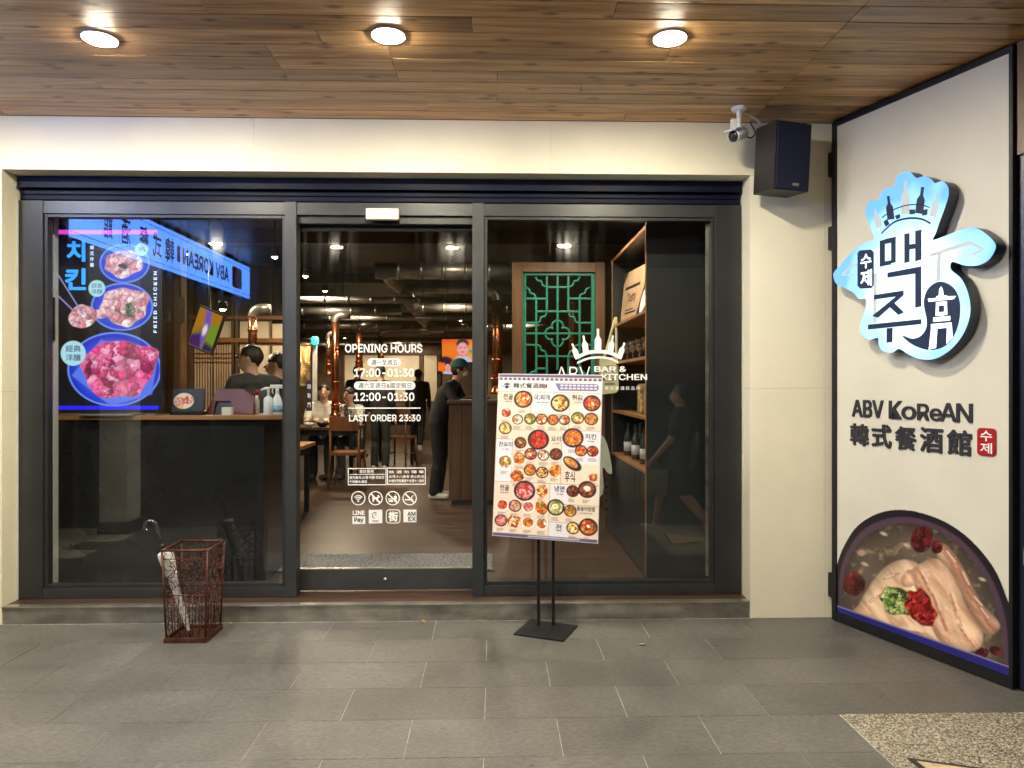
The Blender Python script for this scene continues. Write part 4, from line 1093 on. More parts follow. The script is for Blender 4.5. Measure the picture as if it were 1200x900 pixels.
for (a, b_) in (((bx0 - e_, by0 - e_), (bx1 + e_, by0 + .004)), ((bx0 - e_, by1 - .004), (bx1 + e_, by1 + e_)), ((bx0 - e_, by0 + .0041), (bx0 + .004, by1 - .0041)), ((bx1 - .004, by0 + .0041), (bx1 + e_, by1 - .0041))):
    mb.box((*a, 0.0), (*b_, .028), bev=.002)
mb.build('base_rim', IRON, us)
MB().box((bx0 + .0045, by0 + .0045, .004), (bx1 - .0045, by1 - .0045, .010)).build('drip_tray', IRON, us)
for i in range(4): MB().tube([BC[i] - Vector((0, 0, .01)), TC[i]], .0065, 8).build('corner_post', IRON, us)
for i in range(4): MB().tube([TC[i], TC[(i + 1) % 4]], .0075, 8).build('top_rail', IRON, us)
for i in range(4):
    A0, A1, T0, T1 = BC[i], BC[(i + 1) % 4], TC[i], TC[(i + 1) % 4]
    def at(u, v): return (A0.lerp(A1, u)).lerp(T0.lerp(T1, u), v)
    for k in range(1, 6): MB().tube([at(k / 6, 0), at(k / 6, .47 + .03 * (k % 2))], .0026, 6).build('upright_wire', IRON, us)
    MB().tube([at(0, .48), at(1, .48)], .0035, 6).build('cross_wire', IRON, us); MB().tube([at(0, .90), at(1, .90)], .003, 6).build('cross_wire', IRON, us)
    mb = MB()
    def spiral(u, v, r, a0, turns, sgn):
        pts = []
        for k in range(15):
            t = k / 14; rr = r * (1 - .78 * t); an = a0 + sgn * turns * 2 * math.pi * t
            pts.append(at(min(max(u + rr * math.cos(an), .02), .98), v + rr * .44 * math.sin(an)))
        mb.tube(pts, .0022, 5)
    rnd = random.Random(20 + i)
    for row, v in enumerate((.08, .20, .32, .42, .56, .65, .74, .83, .94)):
        for c_ in range(3):
            u = (c_ + .5) / 3 + (.08 if row % 2 else -.06)
            spiral(u, v, .17 + rnd.uniform(-.02, .03), rnd.uniform(0, 6.3), 1.15, 1 if (row + c_) % 2 else -1)
    for k in range(3):
        u0 = .15 + .3 * k
        mb.tube([at(*q) for q in bez([(u0 - .1, .5), (u0 + .12, .58), (u0 - .05, .68), (u0 + .14, .78), (u0, .89)], 5)], .0026, 5)
    tag(mb.build('scrollwork', IRON, us), kind='stuff')
# --- clear umbrella standing in it
tip = Vector((bx0 + .115, by0 + .06, .012)); hd = P(184, 618, by0 + .03)
um = thing('folded_umbrella', tip, 'furled translucent white umbrella with black hook handle in the iron stand', 'umbrella')
axu = (hd - tip)
Lu = axu.length; axn = axu.normalized()
um_cloth = M('translucent_vinyl', (0.82, 0.82, 0.80), 0.28, var=.06, scale=6, bump=.15, bscale=16)
um_cloth.node_tree.nodes['Principled BSDF'].inputs['Transmission Weight'].default_value = .25
nseg, nr = 26, 40; vs_, fs_ = [], []
ox_ = axn.orthogonal().normalized(); oy_ = axn.cross(ox_)
prof = [(0.06, .007), (.15, .013), (.3, .017), (.42, .019), (.52, .022), (.60, .029), (.68, .036), (.735, .038), (.775, .034), (.785, .016)]
for t, r in [(a + 0, b_) for a, b_ in bez(prof, 3)]:
    for k in range(nr):
        an = 2 * math.pi * k / nr + t * 3.2
        rr = r * (1 + .20 * math.cos(8 * an) + .05 * math.sin(3 * an + t * 12))
        vs_.append(tip + axu * t + (ox_ * math.cos(an) + oy_ * math.sin(an)) * rr)
nn = len(vs_) // nr
for i in range(nn - 1):
    for k in range(nr): fs_.append((i * nr + k, i * nr + (k + 1) % nr, (i + 1) * nr + (k + 1) % nr, (i + 1) * nr + k))
MB().add(vs_, fs_, 0, True).build('canopy', um_cloth, um)
MB().tube([tip, tip + axu * .06], [.005, .007], 10).build('ferrule', BLACK_PAINT, um)
MB().tube([tip + axu * .77, hd], .006, 10).build('shaft', BLACK_PAINT, um)
MB().lathe(tip + axu * .80, [(.008, 0), (.014, .006), (.014, .03), (.008, .036)], 12, axis=axn).build('collar', BLACK_PAINT, um)
hk = [tuple(hd + axn * t) for t in (-.04, .0)] + [tuple(hd + axn * (.012 + .034 * math.sin(R(a))) + Vector((-.97, 0, -.2)) * (.034 - .034 * math.cos(R(a)))) for a in range(20, 221, 25)]
MB().tube(bez(hk, 3), .0105, 10).build('handle', M('chrome_black', (0.14, 0.14, 0.15), .18, .8, var=.1), um)
MB().tube([tip + axu * .58 + (ox_ * math.cos(a) + oy_ * math.sin(a)) * .032 for a in [2 * math.pi * k / 16 for k in range(16)]], .004, 6, closed=True).build('strap', um_cloth, um)

# --- menu stand
q = [G(604, 745), G(622, 727), G(676, 732), G(657, 755)]
pc = sum(q, Vector()) / 4
dx_ = ((q[3] - q[0]) + (q[2] - q[1])).normalized(); dx_.z = 0; dy_ = Vector((-dx_.y, dx_.x, 0))
mst = thing('menu_stand', (pc.x, pc.y, 0), 'black floor stand carrying a large printed menu board by the window', 'menu stand')
MB().obox((pc.x, pc.y, .005), dx_, dy_, (0, 0, 1), .158, .142, .005).build('base_plate', BLACK_METAL, mst)
pu = Vector((math.cos(R(-17)), math.sin(R(-17)), 0))
tilt = R(5)
up3 = Vector((0, 0, 1)) * math.cos(tilt) + Vector((-pu.y, pu.x, 0)) * math.sin(tilt) * 1.0
Yp = pc.y - .06
cl_ = P(577.5, 627, Yp + .10)
mp_ = Plane(cl_, pu, up3)
wv_, _ = mp_.px(701, 634); _, hv_ = mp_.px(584, 438.5)
roll = R(-.9)
mp_ = Plane(cl_, pu * math.cos(roll) + up3 * math.sin(roll), up3 * math.cos(roll) - pu * math.sin(roll))
wv_ = mp_.px(700, 634.5)[0]; hv_ = mp_.px(583.5, 438.5)[1]
for px_ in (632, 649.5):
    xb = X(px_, Yp + .06); b0 = Vector((xb, pc.y + .075, .010))
    u_, v_ = mp_.px(px_, 560)
    MB().obox((b0.x, b0.y, .626), (1, 0, 0), (0, 1, 0), (0, 0, 1), .0095, .0095, .615).build('post', BLACK_METAL, mst)
MB().rect(mp_, -.004, -.004, wv_ + .004, hv_ + .004, -.010, -.0015).build('board', M('board_back', (0.62, 0.60, 0.58), .5, var=.03), mst)
uu, vv, W = grid_on(mp_, 0, 0, wv_, hv_, 250, 384, 0.0)
# draw in the coordinates of a 526 x 815 sheet
gx, gy = uu / wv_ * 526, (1 - vv / hv_) * 815
art = Art(gx, gy, s2l((226, 208, 188)))
def mz(x, y):
    v = (y - 40) / 820.0; return x - (92 - 22 * v), y - 38 - 10 * (x - 330) / 526 * v * 2
purple, cream_, grey_ = s2l((92, 86, 122)), s2l((240, 236, 228)), s2l((222, 218, 222))
art.box(0, 0, 526, 14, purple)
for k in range(22): art.ellipse(12 + k * 24, 24, 9, 8, purple, w=3)
art.box(0, 30, 526, 84, cream_)
art.poly([(292, 42), (500, 42), (512, 50), (512, 72), (500, 80), (312, 80)], s2l((120, 112, 146)), 2)
for k in range(2):
    for j in range(9): art.box(320 + j * 21, 48 + k * 15, 335 + j * 21, 56 + k * 15, s2l((210, 204, 220)), 2)
for x0, y0, x1, y1 in ((180, 92, 368, 190), (336, 280, 526, 440), (0, 330, 88, 545), (284, 545, 384, 640), (284, 730, 384, 815), (420, 92, 526, 190)): art.box(x0, y0, x1, y1, grey_, 3)
for x0, y0, x1, y1 in ((0, 88, 526, 88), (172, 92, 172, 190), (368, 92, 368, 270), (172, 190, 172, 280), (84, 282, 526, 274), (336, 282, 336, 545), (84, 330, 84, 545), (0, 330, 84, 330), (0, 545, 526, 540), (284, 545, 284, 815), (284, 640, 526, 640), (284, 730, 526, 730)): art.line(x0, y0, x1, y1, 2.2, s2l((150, 134, 128)), 2)
pal = {'o': [(214, 110, 40), (226, 150, 70), (180, 60, 24)], 'r': [(196, 40, 26), (220, 84, 44), (150, 22, 18)], 'y': [(226, 184, 92), (238, 214, 150), (190, 130, 50)], 'w': [(238, 232, 216), (220, 206, 180), (200, 180, 140)],
       'b': [(120, 58, 32), (170, 84, 44), (84, 40, 24)], 'p': [(222, 120, 118), (236, 170, 162), (196, 76, 84)], 'g': [(170, 176, 90), (220, 200, 130), (120, 130, 50)], 'm': [(200, 60, 40), (110, 130, 60), (236, 226, 200)]}
dishes = [(220, 163, 44, 'd', 'o'), (409, 180, 44, 'd', 'y'), (568, 178, 40, 'd', 'r'), (132, 232, 30, 'w', 'o'), (192, 265, 26, 'd', 'w'), (256, 262, 28, 'd', 'g'), (316, 262, 28, 'd', 'o'), (374, 264, 27, 'd', 'o'), (432, 264, 26, 'd', 'm'), (498, 253, 30, 'd', 'g'), (565, 256, 31, 'd', 'o'), (128, 311, 31, 'd', 'y'), (208, 382, 29, 'd', 'b'), (300, 365, 50, 'd', 'r'), (475, 352, 48, 'd', 'o'), (515, 415, 28, 'd', 'o'), (572, 416, 27, 'd', 'r'), (203, 460, 29, 'n', 'o'), (262, 437, 30, 'd', 'r'), (327, 442, 27, 'd', 'w'), (390, 435, 30, 'd', 'b'), (130, 478, 38, 'w', 'm'), (193, 547, 30, 'n', 'o'), (258, 517, 29, 'd', 'o'), (321, 527, 29, 'd', 'y'), (386, 517, 28, 'n', 'o'), (576, 545, 20, 'n', 'o'), (232, 620, 50, 'd', 'p'), (321, 618, 28, 'n', 'o'), (475, 615, 29, 'd', 'b'), (546, 605, 41, 'd', 'b'), (118, 692, 29, 'w', 'r'), (184, 696, 30, 'd', 'p'), (252, 698, 30, 'w', 'p'), (321, 702, 31, 'n', 'o'), (391, 697, 40, 'd', 'g'), (463, 712, 29, 'd', 'y'), (112, 770, 30, 'd', 'p'), (181, 772, 31, 'n', 'r'), (251, 775, 30, 'w', 'o'), (321, 778, 30, 'w', 'm'), (477, 795, 30, 'd', 'y'), (552, 788, 42, 'd', 'o')]
def dish(x, y, r, rim_, f, seed, ang=0.0, asp=.9):
    X0, Y0 = mz(x, y); rx, ry = r * .98, r * asp
    if rim_ == 'd': art.ellipse(X0, Y0, rx, ry, s2l((42, 36, 44)), ang, 3)
    elif rim_ == 'w': art.ellipse(X0, Y0, rx, ry, s2l((236, 232, 226)), ang, 3)
    k = .78 if rim_ != 'n' else .98
    m = art.ellipse(X0, Y0, rx * k, ry * k, s2l(pal[f][0]), ang, 3, .1 if rim_ != 'n' else .3, seed)
    rq = random.Random(seed); mixed = [s2l(c_) for c_ in pal[f]] + [s2l(pal[rq.choice('oyrgbw')][rq.randint(0, 2)])]
    art.lumps(m, mixed, rq.uniform(7, 12), seed, .35)
    if rq.random() < .6: art.ellipse(X0 + rq.uniform(-.25, .25) * r, Y0 + rq.uniform(-.25, .25) * r, r * .2, r * .14, s2l(rq.choice([(110, 140, 50), (246, 236, 214), (236, 190, 70)])), rq.uniform(0, 3), 3, .4, seed)
for i, (x, y, r, rm, f) in enumerate(dishes): dish(x, y, r * 1.13, rm, f, 100 + i)
X0, Y0 = mz(472, 480); art.ellipse(X0, Y0, 52, 28, s2l((44, 38, 44)), .55, 3); m = art.ellipse(X0 - 6, Y0 - 4, 36, 17, s2l((220, 150, 70)), .55, 3); art.lumps(m, [s2l((224, 158, 80)), s2l((200, 120, 50))], 16, 77, .3)
X0, Y0 = mz(546, 600); art.ellipse(X0, Y0, 18, 12, s2l((236, 230, 222)), 0, 4, .3, 6); X0, Y0 = mz(388, 692); art.ellipse(X0, Y0, 16, 13, s2l((244, 236, 214)), 0, 3); art.ellipse(X0, Y0, 7, 6, s2l((240, 180, 50)), 0, 3)
rs = random.Random(3)
for x, y, r, rm, f in dishes:
    X0, Y0 = mz(x, y)
    for k in range(3): art.box(X0 - 22, Y0 + r * 1.1 + 6 + k * 6, X0 - 22 + rs.uniform(24, 46), Y0 + r * 1.1 + 8.4 + k * 6, s2l((104, 92, 90) if k else (150, 70, 50)), 2)
for k in range(0, 526, 9): art.ellipse(k, 806, 3, 3, s2l((160, 150, 180)), w=2)
art.box(0, 800, 526, 815, purple); art.box(180, 804, 440, 810, s2l((190, 186, 206)), 2)
picture('menu_print', W, art.c, PRINT, mst)
mbr = MB()
def mt(body, x0, y0, x1, y1, bd=.012, red=False):
    a = mz(x0, y0); b_ = mz(x1, y1)
    m_ = MB(); put_text(m_, mp_, body, a[0] / 526 * wv_, (1 - a[1] / 815) * hv_, b_[0] / 526 * wv_, (1 - b_[1] / 815) * hv_, .0012, bold=bd); m_.build('menu_lettering', INK, mst)
mt('韓式餐酒館', 168, 80, 332, 108, .014)
for b_ in (('전골', 116, 136, 166, 166), ('국,찌개', 276, 138, 356, 168), ('튀김', 470, 136, 520, 164), ('요리', 366, 345, 414, 372), ('치킨', 536, 330, 590, 358), ('찬요리', 96, 378, 166, 404), ('후식', 436, 516, 484, 572), ('전골', 104, 592, 152, 622), ('냉면', 384, 590, 434, 620), ('돌솥비빔밥', 496, 686, 586, 712), ('전', 392, 778, 420, 812)): mt(*b_)
mt('一鍋物', 112, 172, 160, 180, 0); mt('湯·鍋類', 290, 174, 350, 182, 0); mt('炸物', 482, 172, 516, 180, 0); mt('料理', 376, 378, 406, 386, 0); mt('炸雞', 546, 364, 580, 372, 0); mt('小菜', 112, 412, 148, 420, 0); mt('甜點', 470, 552, 490, 560, 0); mt('銅盤烤肉', 104, 628, 150, 636, 0); mt('冷麵', 392, 628, 428, 636, 0); mt('石鍋拌飯', 510, 718, 572, 726, 0)
for x, y in ((124, 84), (150, 86)):
    pass
a = mz(338, 92); mbr.prism(mp_, rrect((a[0] - 5) / 526 * wv_, (1 - (a[1] + 14) / 815) * hv_, (a[0] + 5) / 526 * wv_, (1 - (a[1] - 6) / 815) * hv_, .004), .0004, .0012)
mbr.build('menu_seal', RED, mst)
mb = MB()
X0, Y0 = mz(134, 94)
def mq(pts): mb.prism(mp_, [((X0 + x) / 526 * wv_, (1 - (Y0 + y) / 815) * hv_) for x, y in pts], .0004, .0012)
mq([(-16, -2), (-12, -14), (-6, -8), (0, -18), (6, -8), (12, -14), (16, -2)]); mq(ell(0, 8, 10, 9, 14)); mq([(-22, 2), (-12, 2), (-10, 6), (-20, 8)]); mq([(12, 4), (24, 0), (20, 6), (12, 8)])
mb.build('menu_emblem', INK, mst)

# ================================================================== just inside: counter and portrait menu screen
YCT = 5.0
cxl, cxr = X(40, YCT), X(308, YCT)
ct = thing('reception_counter', (-2.3, YCT, ZS), 'black fronted reception counter with an oak top behind the left window', 'counter')
zct = Z(486.5, YCT)
BLACKG = M('black_laminate', (0.014, 0.014, 0.016), 0.25, var=.1, scale=3)
MB().box((cxl, YCT + .02, ZS), (cxr, YCT + .10, zct - .032), bev=.002).build('front_panel', BLACKG, ct)
MB().box((cxr - .08, YCT + .101, ZS), (cxr, YCT + .62, zct - .032), bev=.002).build('end_panel', BLACKG, ct)
MB().box((cxl, YCT - .015, zct - .03), (cxr + .14, YCT + .42, zct), bev=.003).build('top', COUNTER_WOOD, ct)
MB().box((cxl, YCT + .43, ZS + .7), (cxr - .09, YCT + .85, ZS + .86), bev=.003).build('work_shelf', STEEL, ct)
tp = thing('interior_post', (X(64, 4.92), 4.92, ZS), 'slim pale painted post between the window edge and the screen', 'post')
MB().box((X(57, 4.9), 4.88, ZS), (X(65.5, 4.9), 4.93, 3.3), bev=.003).build('shaft', GREY_COL, tp)
MB().box((X(60, 4.87), 4.865, Z(400, 4.87)), (X(64, 4.87), 4.8795, Z(350, 4.87)), bev=.003).build('cable_cover', BLACK_PAINT, tp)
# portrait screen
YSC = 4.99
scn = thing('menu_screen', (X(126, YSC), YSC, zct), 'portrait menu screen with fried chicken plates, glowing on the counter', 'screen')
ps = YP(YSC)
ua, va = ps.px(65.5, 482); ub, vb_ = ps.px(187.5, 267)
MB().box((ua - .012, YSC + .002, va - .012), (ub + .012, YSC + .055, vb_ + .010), bev=.004).build('bezel', BLACK_PAINT, scn)
MB().box(((ua + ub) / 2 - .18, YSC - .05, zct), ((ua + ub) / 2 + .18, YSC + .18, zct + .012), bev=.003).build('foot', STEEL, scn)
uu, vv, W = grid_on(ps, ua, va, ub, vb_, 245, 430, 0.0)
xx, yy = proj_np(W)
art = Art(xx, yy, s2l((6, 8, 20)))
art.c += (fbm(xx, yy, 40, 2)[..., None] - .5) * np.array([.004, .006, .02])
art.box(60, 269.5, 184.5, 274.5, s2l((236, 70, 214))); art.box(60, 475.5, 186, 480, s2l((40, 30, 255)))
def plate(cx, cy, rx, ry, seed):
    art.ellipse(cx, cy, rx, ry, s2l((108, 150, 255)), 0, 1); art.ellipse(cx, cy, rx - 2, ry - 1.8, s2l((30, 50, 190)), 0, 1); art.ellipse(cx, cy + 1, rx * .84, ry * .84, s2l((44, 72, 226)), 0, 6)
def chicken(cx, cy, rx, ry, cols, seed, cell=6.5, wob=.3):
    m = art.ellipse(cx, cy, rx, ry, s2l(cols[0]), 0, 1.2, wob, seed); art.lumps(m, [s2l(c_) for c_ in cols], cell, seed, .45)
white_pink = [(240, 188, 196), (228, 160, 170), (206, 128, 136), (250, 214, 214)]
hot = [(232, 92, 150), (208, 60, 118), (246, 150, 190), (150, 34, 78), (224, 110, 150)]
plate(146, 308.6, 29.5, 23, 1); chicken(145, 309, 21, 16, white_pink, 5)
plate(143, 359.5, 36.5, 28, 2)
chicken(96.5, 371, 15.5, 13.5, white_pink, 8, 6, .15); art.line(67.8, 321.6, 97, 368, 1.6, s2l((150, 140, 200))); art.line(68.5, 347, 86, 364, 1.6, s2l((150, 140, 200)))
chicken(116, 368, 10, 5, white_pink, 9); chicken(146, 359, 26, 23, white_pink, 14)
plate(134, 432.7, 55, 43.5, 3)
art.poly([(84, 440), (118, 398), (186, 412), (178, 462), (130, 476)], s2l((92, 122, 240)), 2)
chicken(139, 432, 43, 34, hot, 31, 8.5, .3)
art.lumps(art.ellipse(144, 312, 5, 3, s2l((60, 40, 40)), .3, 1, .4, 3), [s2l((60, 40, 44)), s2l((90, 66, 60))], 2, 3, .1); art.lumps(art.ellipse(152, 364, 6, 8, s2l((60, 40, 40)), .3, 1, .5, 4), [s2l((70, 44, 50)), s2l((120, 150, 120))], 2, 4, .1)
for cx, cy, r in ((165.8, 292.4, 7.6), (113.5, 338, 9.8), (85.8, 414, 14.6)): art.ellipse(cx, cy, r, r, s2l((176, 226, 236)), 0, 1)
picture('screen_picture', W, art.c, SCREEN, scn)
BLUE_E = emit('screen_blue', (0.03, 0.28, 1.0), 1.5); PALE_E = emit('screen_pale', (0.55, 0.68, 1.0), .8); NAVY_E = emit('screen_navy', (0.03, 0.05, 0.16), 1.0)
mb = MB(); text_px(mb, ps, '치', 78, 282, 100, 307, .001, bold=.035); text_px(mb, ps, '킨', 76, 314, 101, 340, .001, bold=.035); mb.build('screen_title', BLUE_E, scn)
mb = MB()
a = ps.px(180, 390); b_ = ps.px(184, 318); a = ps.px(180, 390); b_ = ps.px(184, 364); put_text(mb, ps, 'FRIED', *a, *b_, .001, bold=.03, rot=90, spacing=1.4); mb.build('screen_lettering', PALE_E, scn); mb = MB(); a = ps.px(180, 359); b_ = ps.px(184, 318); put_text(mb, ps, 'CHICKEN', *a, *b_, .001, bold=.03, rot=90, spacing=1.4); mb.build('screen_lettering', PALE_E, scn); mb = MB()
for i, ch in enumerate('韓式炸雞'): mb = MB(); text_px(mb, ps, ch, 105.5, 287.5 + i * 6.8, 110, 292.5 + i * 6.8, .001, bold=.02); mb.build('screen_lettering', PALE_E, scn)
mb = MB(); text_px(mb, ps, '經典', 77, 404.5, 94.6, 412.5, .001, bold=.01); text_px(mb, ps, '洋釀', 77, 415, 94.6, 423, .001, bold=.01); mb.build('badge_lettering', NAVY_E, scn); mb = MB(); text_px(mb, ps, '蒜香', 107, 332, 120, 337.5, .001); text_px(mb, ps, '洋釀', 107, 338.8, 120, 344.4, .001); mb.build('badge_lettering', NAVY_E, scn); mb = MB(); text_px(mb, ps, '原味', 161, 289.5, 170.6, 295, .001); mb.build('badge_lettering', NAVY_E, scn)

# --- things on the counter
def cp(px, Y, z=None): return Vector((X(px, Y), Y, zct if z is None else z))
c = cp(219, YCT + .10)
mh = thing('table_sign', c, 'small food photo sign standing on the oak counter', 'counter sign')
ts = Plane((X(201, YCT + .08), YCT + .08, zct + .03), (1, 0, 0), (0, .16, 1))
wt, ht = X(238, YCT + .08) - X(201, YCT + .08), .155
MB().rect(ts, -.003, -.001, wt + .003, ht + .003, -.012, -.001).build('board', BLACK_PAINT, mh)
MB().box((ts.O.x - .003, YCT + .055, zct), (ts.O.x + wt + .003, YCT + .15, zct + .028), bev=.002).build('foot', BLACK_METAL, mh)
uu, vv, W = grid_on(ts, 0, 0, wt, ht, 60, 44, 0.0)
art = Art(uu / wt * 60, (1 - vv / ht) * 44, s2l((38, 38, 40)))
art.c *= (.6 + .8 * fbm(art.x, art.y, 9, 5))[..., None]
art.ellipse(22, 24, 19, 16, s2l((214, 208, 190)), 0, 1.5); art.lumps(art.ellipse(14, 26, 10, 10, s2l((200, 120, 120)), 0, 1), [s2l((214, 140, 136)), s2l((236, 190, 180))], 4, 3); art.lumps(art.ellipse(30, 22, 10, 8, s2l((180, 60, 40)), 0, 1), [s2l((190, 60, 40)), s2l((220, 190, 170))], 4, 4); art.ellipse(18, 36, 4, 3, s2l((230, 170, 40)), 0, 1)
picture('sign_print', W, art.c, PRINT, mh)
c = cp(268, YCT + .2)
MAROON = M('maroon_plastic', (0.10, 0.018, 0.018), .35, var=.1)
pos = thing('till_terminal', c, 'maroon point of sale terminal seen from behind on the counter', 'till')
pk = Plane((X(238, YCT + .16), YCT + .16, zct), (1, 0, 0), (0, .25, 1))
w_ = X(300, YCT + .16) - X(238, YCT + .16)
MB().prism(pk, [(.0, .0), (.03, .045), (.075, .175), (.10, .19), (w_ * .72, .19), (w_ * .74, .0), (w_ * .55, .0), (w_ * .5, .10), (w_ * .22, .10), (w_ * .18, 0)], -.06, 0).build('housing', MAROON, pos)
MB().prism(pk, [(w_ * .20, .001), (w_ * .235, .098), (w_ * .485, .098), (w_ * .54, .001)], -.05, -.02).build('cavity', BLACK_PAINT, pos)
MB().prism(pk, bez([(w_ * .74, .0), (w_ * .70, .10), (w_ * .72, .175), (w_ * .80, .165), (w_ * .93, .12), (w_ * .96, .0)], 5), -.045, .02).build('rear_cover', MAROON, pos)
MB().box((pk.O.x + w_ * .46, YCT + .05, zct + .0005), (pk.O.x + w_ * .64, YCT + .09, zct + .055), bev=.002).build('card_holder', M('card_white', (.55, .53, .46), .5, var=.05), pos)
def bottle_thing(name, label, px, Y, prof, mat, extra=None, mat2=WHITE_PL, group=None, lab=None, z=None, cat='bottle'):
    c = cp(px, Y, z); t = thing(name, c, label, cat, group)
    MB().lathe(c, prof, 20).build('body', mat, t)
    if lab: MB().lathe(c + Vector((0, 0, lab[1])), [(lab[0], 0), (lab[0], lab[2])], 20).build('paper_label', lab[3], t)
    if extra: extra(t, c)
    return t
def pump(t, c):
    MB().tube([c + Vector((0, 0, .135)), c + Vector((0, 0, .185))], .008, 10).build('pump_stem', WHITE_PL, t)
    MB().tube([c + Vector((.012, 0, .187)), c + Vector((-.02, -.004, .188)), c + Vector((-.05, -.008, .176))], [.012, .010, .006], 10).build('nozzle', WHITE_PL, t)
def trigger(t, c):
    MB().tube([c + Vector((0, 0, .15)), c + Vector((0, 0, .19))], [.014, .012], 10).build('neck', WHITE_PL, t)
    MB().box(c + Vector((-.05, -.012, .188)), c + Vector((.035, .012, .215)), bev=.005).build('spray_head', WHITE_PL, t)
    MB().tube([c + Vector((-.03, 0, .19)), c + Vector((-.036, 0, .165)), c + Vector((-.028, 0, .15))], .005, 8).build('trigger', WHITE_PL, t)
SOAP = M('milky_plastic', (0.72, 0.76, 0.80), .3, var=.04)
bottle_thing('pump_bottle', 'milky pump bottle of hand sanitiser on the counter', 314.5, YCT + .06, [(.030, 0), (.033, .004), (.033, .11), (.026, .125), (.012, .132), (.012, .137)], SOAP, pump)
bottle_thing('spray_bottle', 'white trigger spray bottle beside the pump bottle on the counter', 325, YCT + .09, [(.034, 0), (.038, .006), (.038, .08), (.026, .12), (.014, .145), (.014, .152)], SOAP, trigger, lab=(.0386, .02, .05, M('blue_label', (.2, .4, .6), .5, var=.2, scale=60)))
bottle_thing('sauce_bottle', 'small red capped seasoning bottle behind the counter edge', 301, YCT + .22, [(.018, 0), (.02, .004), (.02, .10), (.012, .12), (.012, .14)], M('seasoning', (.45, .40, .36), .3, var=.2, scale=40), lambda t, c: MB().lathe(c + Vector((0, 0, .1405)), [(.016, 0), (.016, .03), (.013, .035)], 16).build('cap', RED, t))

# --- dry leaves blown against the step
LEAF = M('dry_leaf', (.34, .22, .10), .7, var=.2, scale=40)
for px_, py_, s_, a_, l_ in ((496, 729, .030, .4, 'small tan dry leaf on the tiles below the sliding door'), (753, 756, .026, 1.9, 'curled brown dry leaf on the tiles beside the menu stand base')):
    g_ = G(px_, py_); t = thing('dry_leaf', (g_.x, g_.y, 0), l_, 'leaf', 'dry leaves on the tiles')
    pts = [(0, 1), (.35, .55), (.5, .1), (.3, -.5), (0, -.8), (-.3, -.5), (-.5, .1), (-.35, .55)]
    ca, sa = math.cos(a_), math.sin(a_)
    vs_ = [(g_.x, g_.y, .004)] + [(g_.x + s_ * (x * ca - y * sa), g_.y + s_ * (x * sa + y * ca), .002 + s_ * .45 * abs(x) + s_ * .15 * y * y) for x, y in pts]
    vs2 = [(x, y, z + .0008) for x, y, z in vs_]
    MB().add(vs_ + vs2, [(0, i, i % 8 + 1) for i in range(1, 9)] + [(9, 9 + i % 8 + 1, 9 + i) for i in range(1, 9)] + [(i, 9 + i, 9 + i % 8 + 1, i % 8 + 1) for i in range(1, 9)]).build('blade', LEAF, t)
    MB().tube([(g_.x + s_ * .8 * sa, g_.y - s_ * .8 * ca, .004), (g_.x + s_ * 1.3 * sa, g_.y - s_ * 1.3 * ca, .002)], .0008, 5).build('stalk', LEAF, t)
# ================================================================== the dining room behind the glass
RX0, RX1, RY1, RZ = -4.9, 2.3, 18.0, 3.30
flr = MB().box((RX0, 4.952, ZS - .10), (RX1, RY1, ZS - .012)).build('floor', DARK_PLASTER)
tag(flr, kind='structure')
bl_, bd_ = 1.22, .19
bme = MB().box((-bl_ / 2 + .0006, -bd_ / 2 + .0006, -.012), (bl_ / 2 - .0006, bd_ / 2 - .0006, 0), bev=.001)
brd = bpy.data.meshes.new('board'); brd.from_pydata(bme.v, [], bme.f); brd.materials.append(FLOOR_WOOD)
y = 4.953 + bd_ / 2; k = 0
while y < 10.5:
    x = RX0 + bl_ / 2 + (k % 3) * .41
    while x < RX1 - .5:
        if x > -3.0 - (y - 5) * .2 and x < 2.0:
            o = bpy.data.objects.new('board', brd); link(o, flr); o.location = (x, y, ZS)
        x += bl_
    y += bd_; k += 1
tag(MB().box((RX0, y - bd_ / 2, ZS - .0119), (RX1, RY1, ZS - .001)).build('far_boards', FLOOR_WOOD, flr), kind='stuff')
ic = MB().box((RX0, 4.80, RZ), (RX1, RY1, RZ + .1)).build('interior_ceiling', M('sooty_ceiling', (0.04, 0.034, 0.028), .5, var=.4, scale=2))
tag(ic, kind='structure')
def wallthing(name, a, b_, label, m): 
    t = thing(name, Vector(((a[0] + b_[0]) / 2, (a[1] + b_[1]) / 2, ZS)), label, 'wall'); MB().box(a, b_).build('plaster', m, t); return t
wl = wallthing('side_wall', (RX0 - .1, 4.82, ZS), (RX0, RY1, RZ), 'dark plastered side wall of the kitchen side', DARK_PLASTER)
wr = wallthing('side_wall', (RX1, 4.82, ZS), (RX1 + .1, RY1, RZ), 'dark plastered side wall behind the bottle shelves', DARK_PLASTER)
wb = wallthing('back_wall', (RX0, RY1, ZS), (RX1, RY1 + .1, RZ), 'brown back wall of the dining room with cream panels', M('brown_plaster', (.10, .06, .035), .6, var=.15))
for a, b_ in ((404, 446), (450, 491), (497, 512), (572, 612)):
    MB().box((X(a, RY1 - .02), RY1 - .02, Z(470, RY1)), (X(b_, RY1 - .02), RY1 - .002, Z(416, RY1)), bev=.003).build('cream_panel', CREAM, wb)
for a in (401, 447.5, 493.5, 514): MB().box((X(a, RY1 - .05) - .03, RY1 - .05, ZS), (X(a, RY1 - .05) + .05, RY1 - .021, RZ), bev=.003).build('post', DARK_WOOD, wb)
MB().box((X(395, RY1 - .06), RY1 - .06, Z(416, RY1)), (X(620, RY1), RY1 - .051, Z(410, RY1)), bev=.003).build('rail', DARK_WOOD, wb)

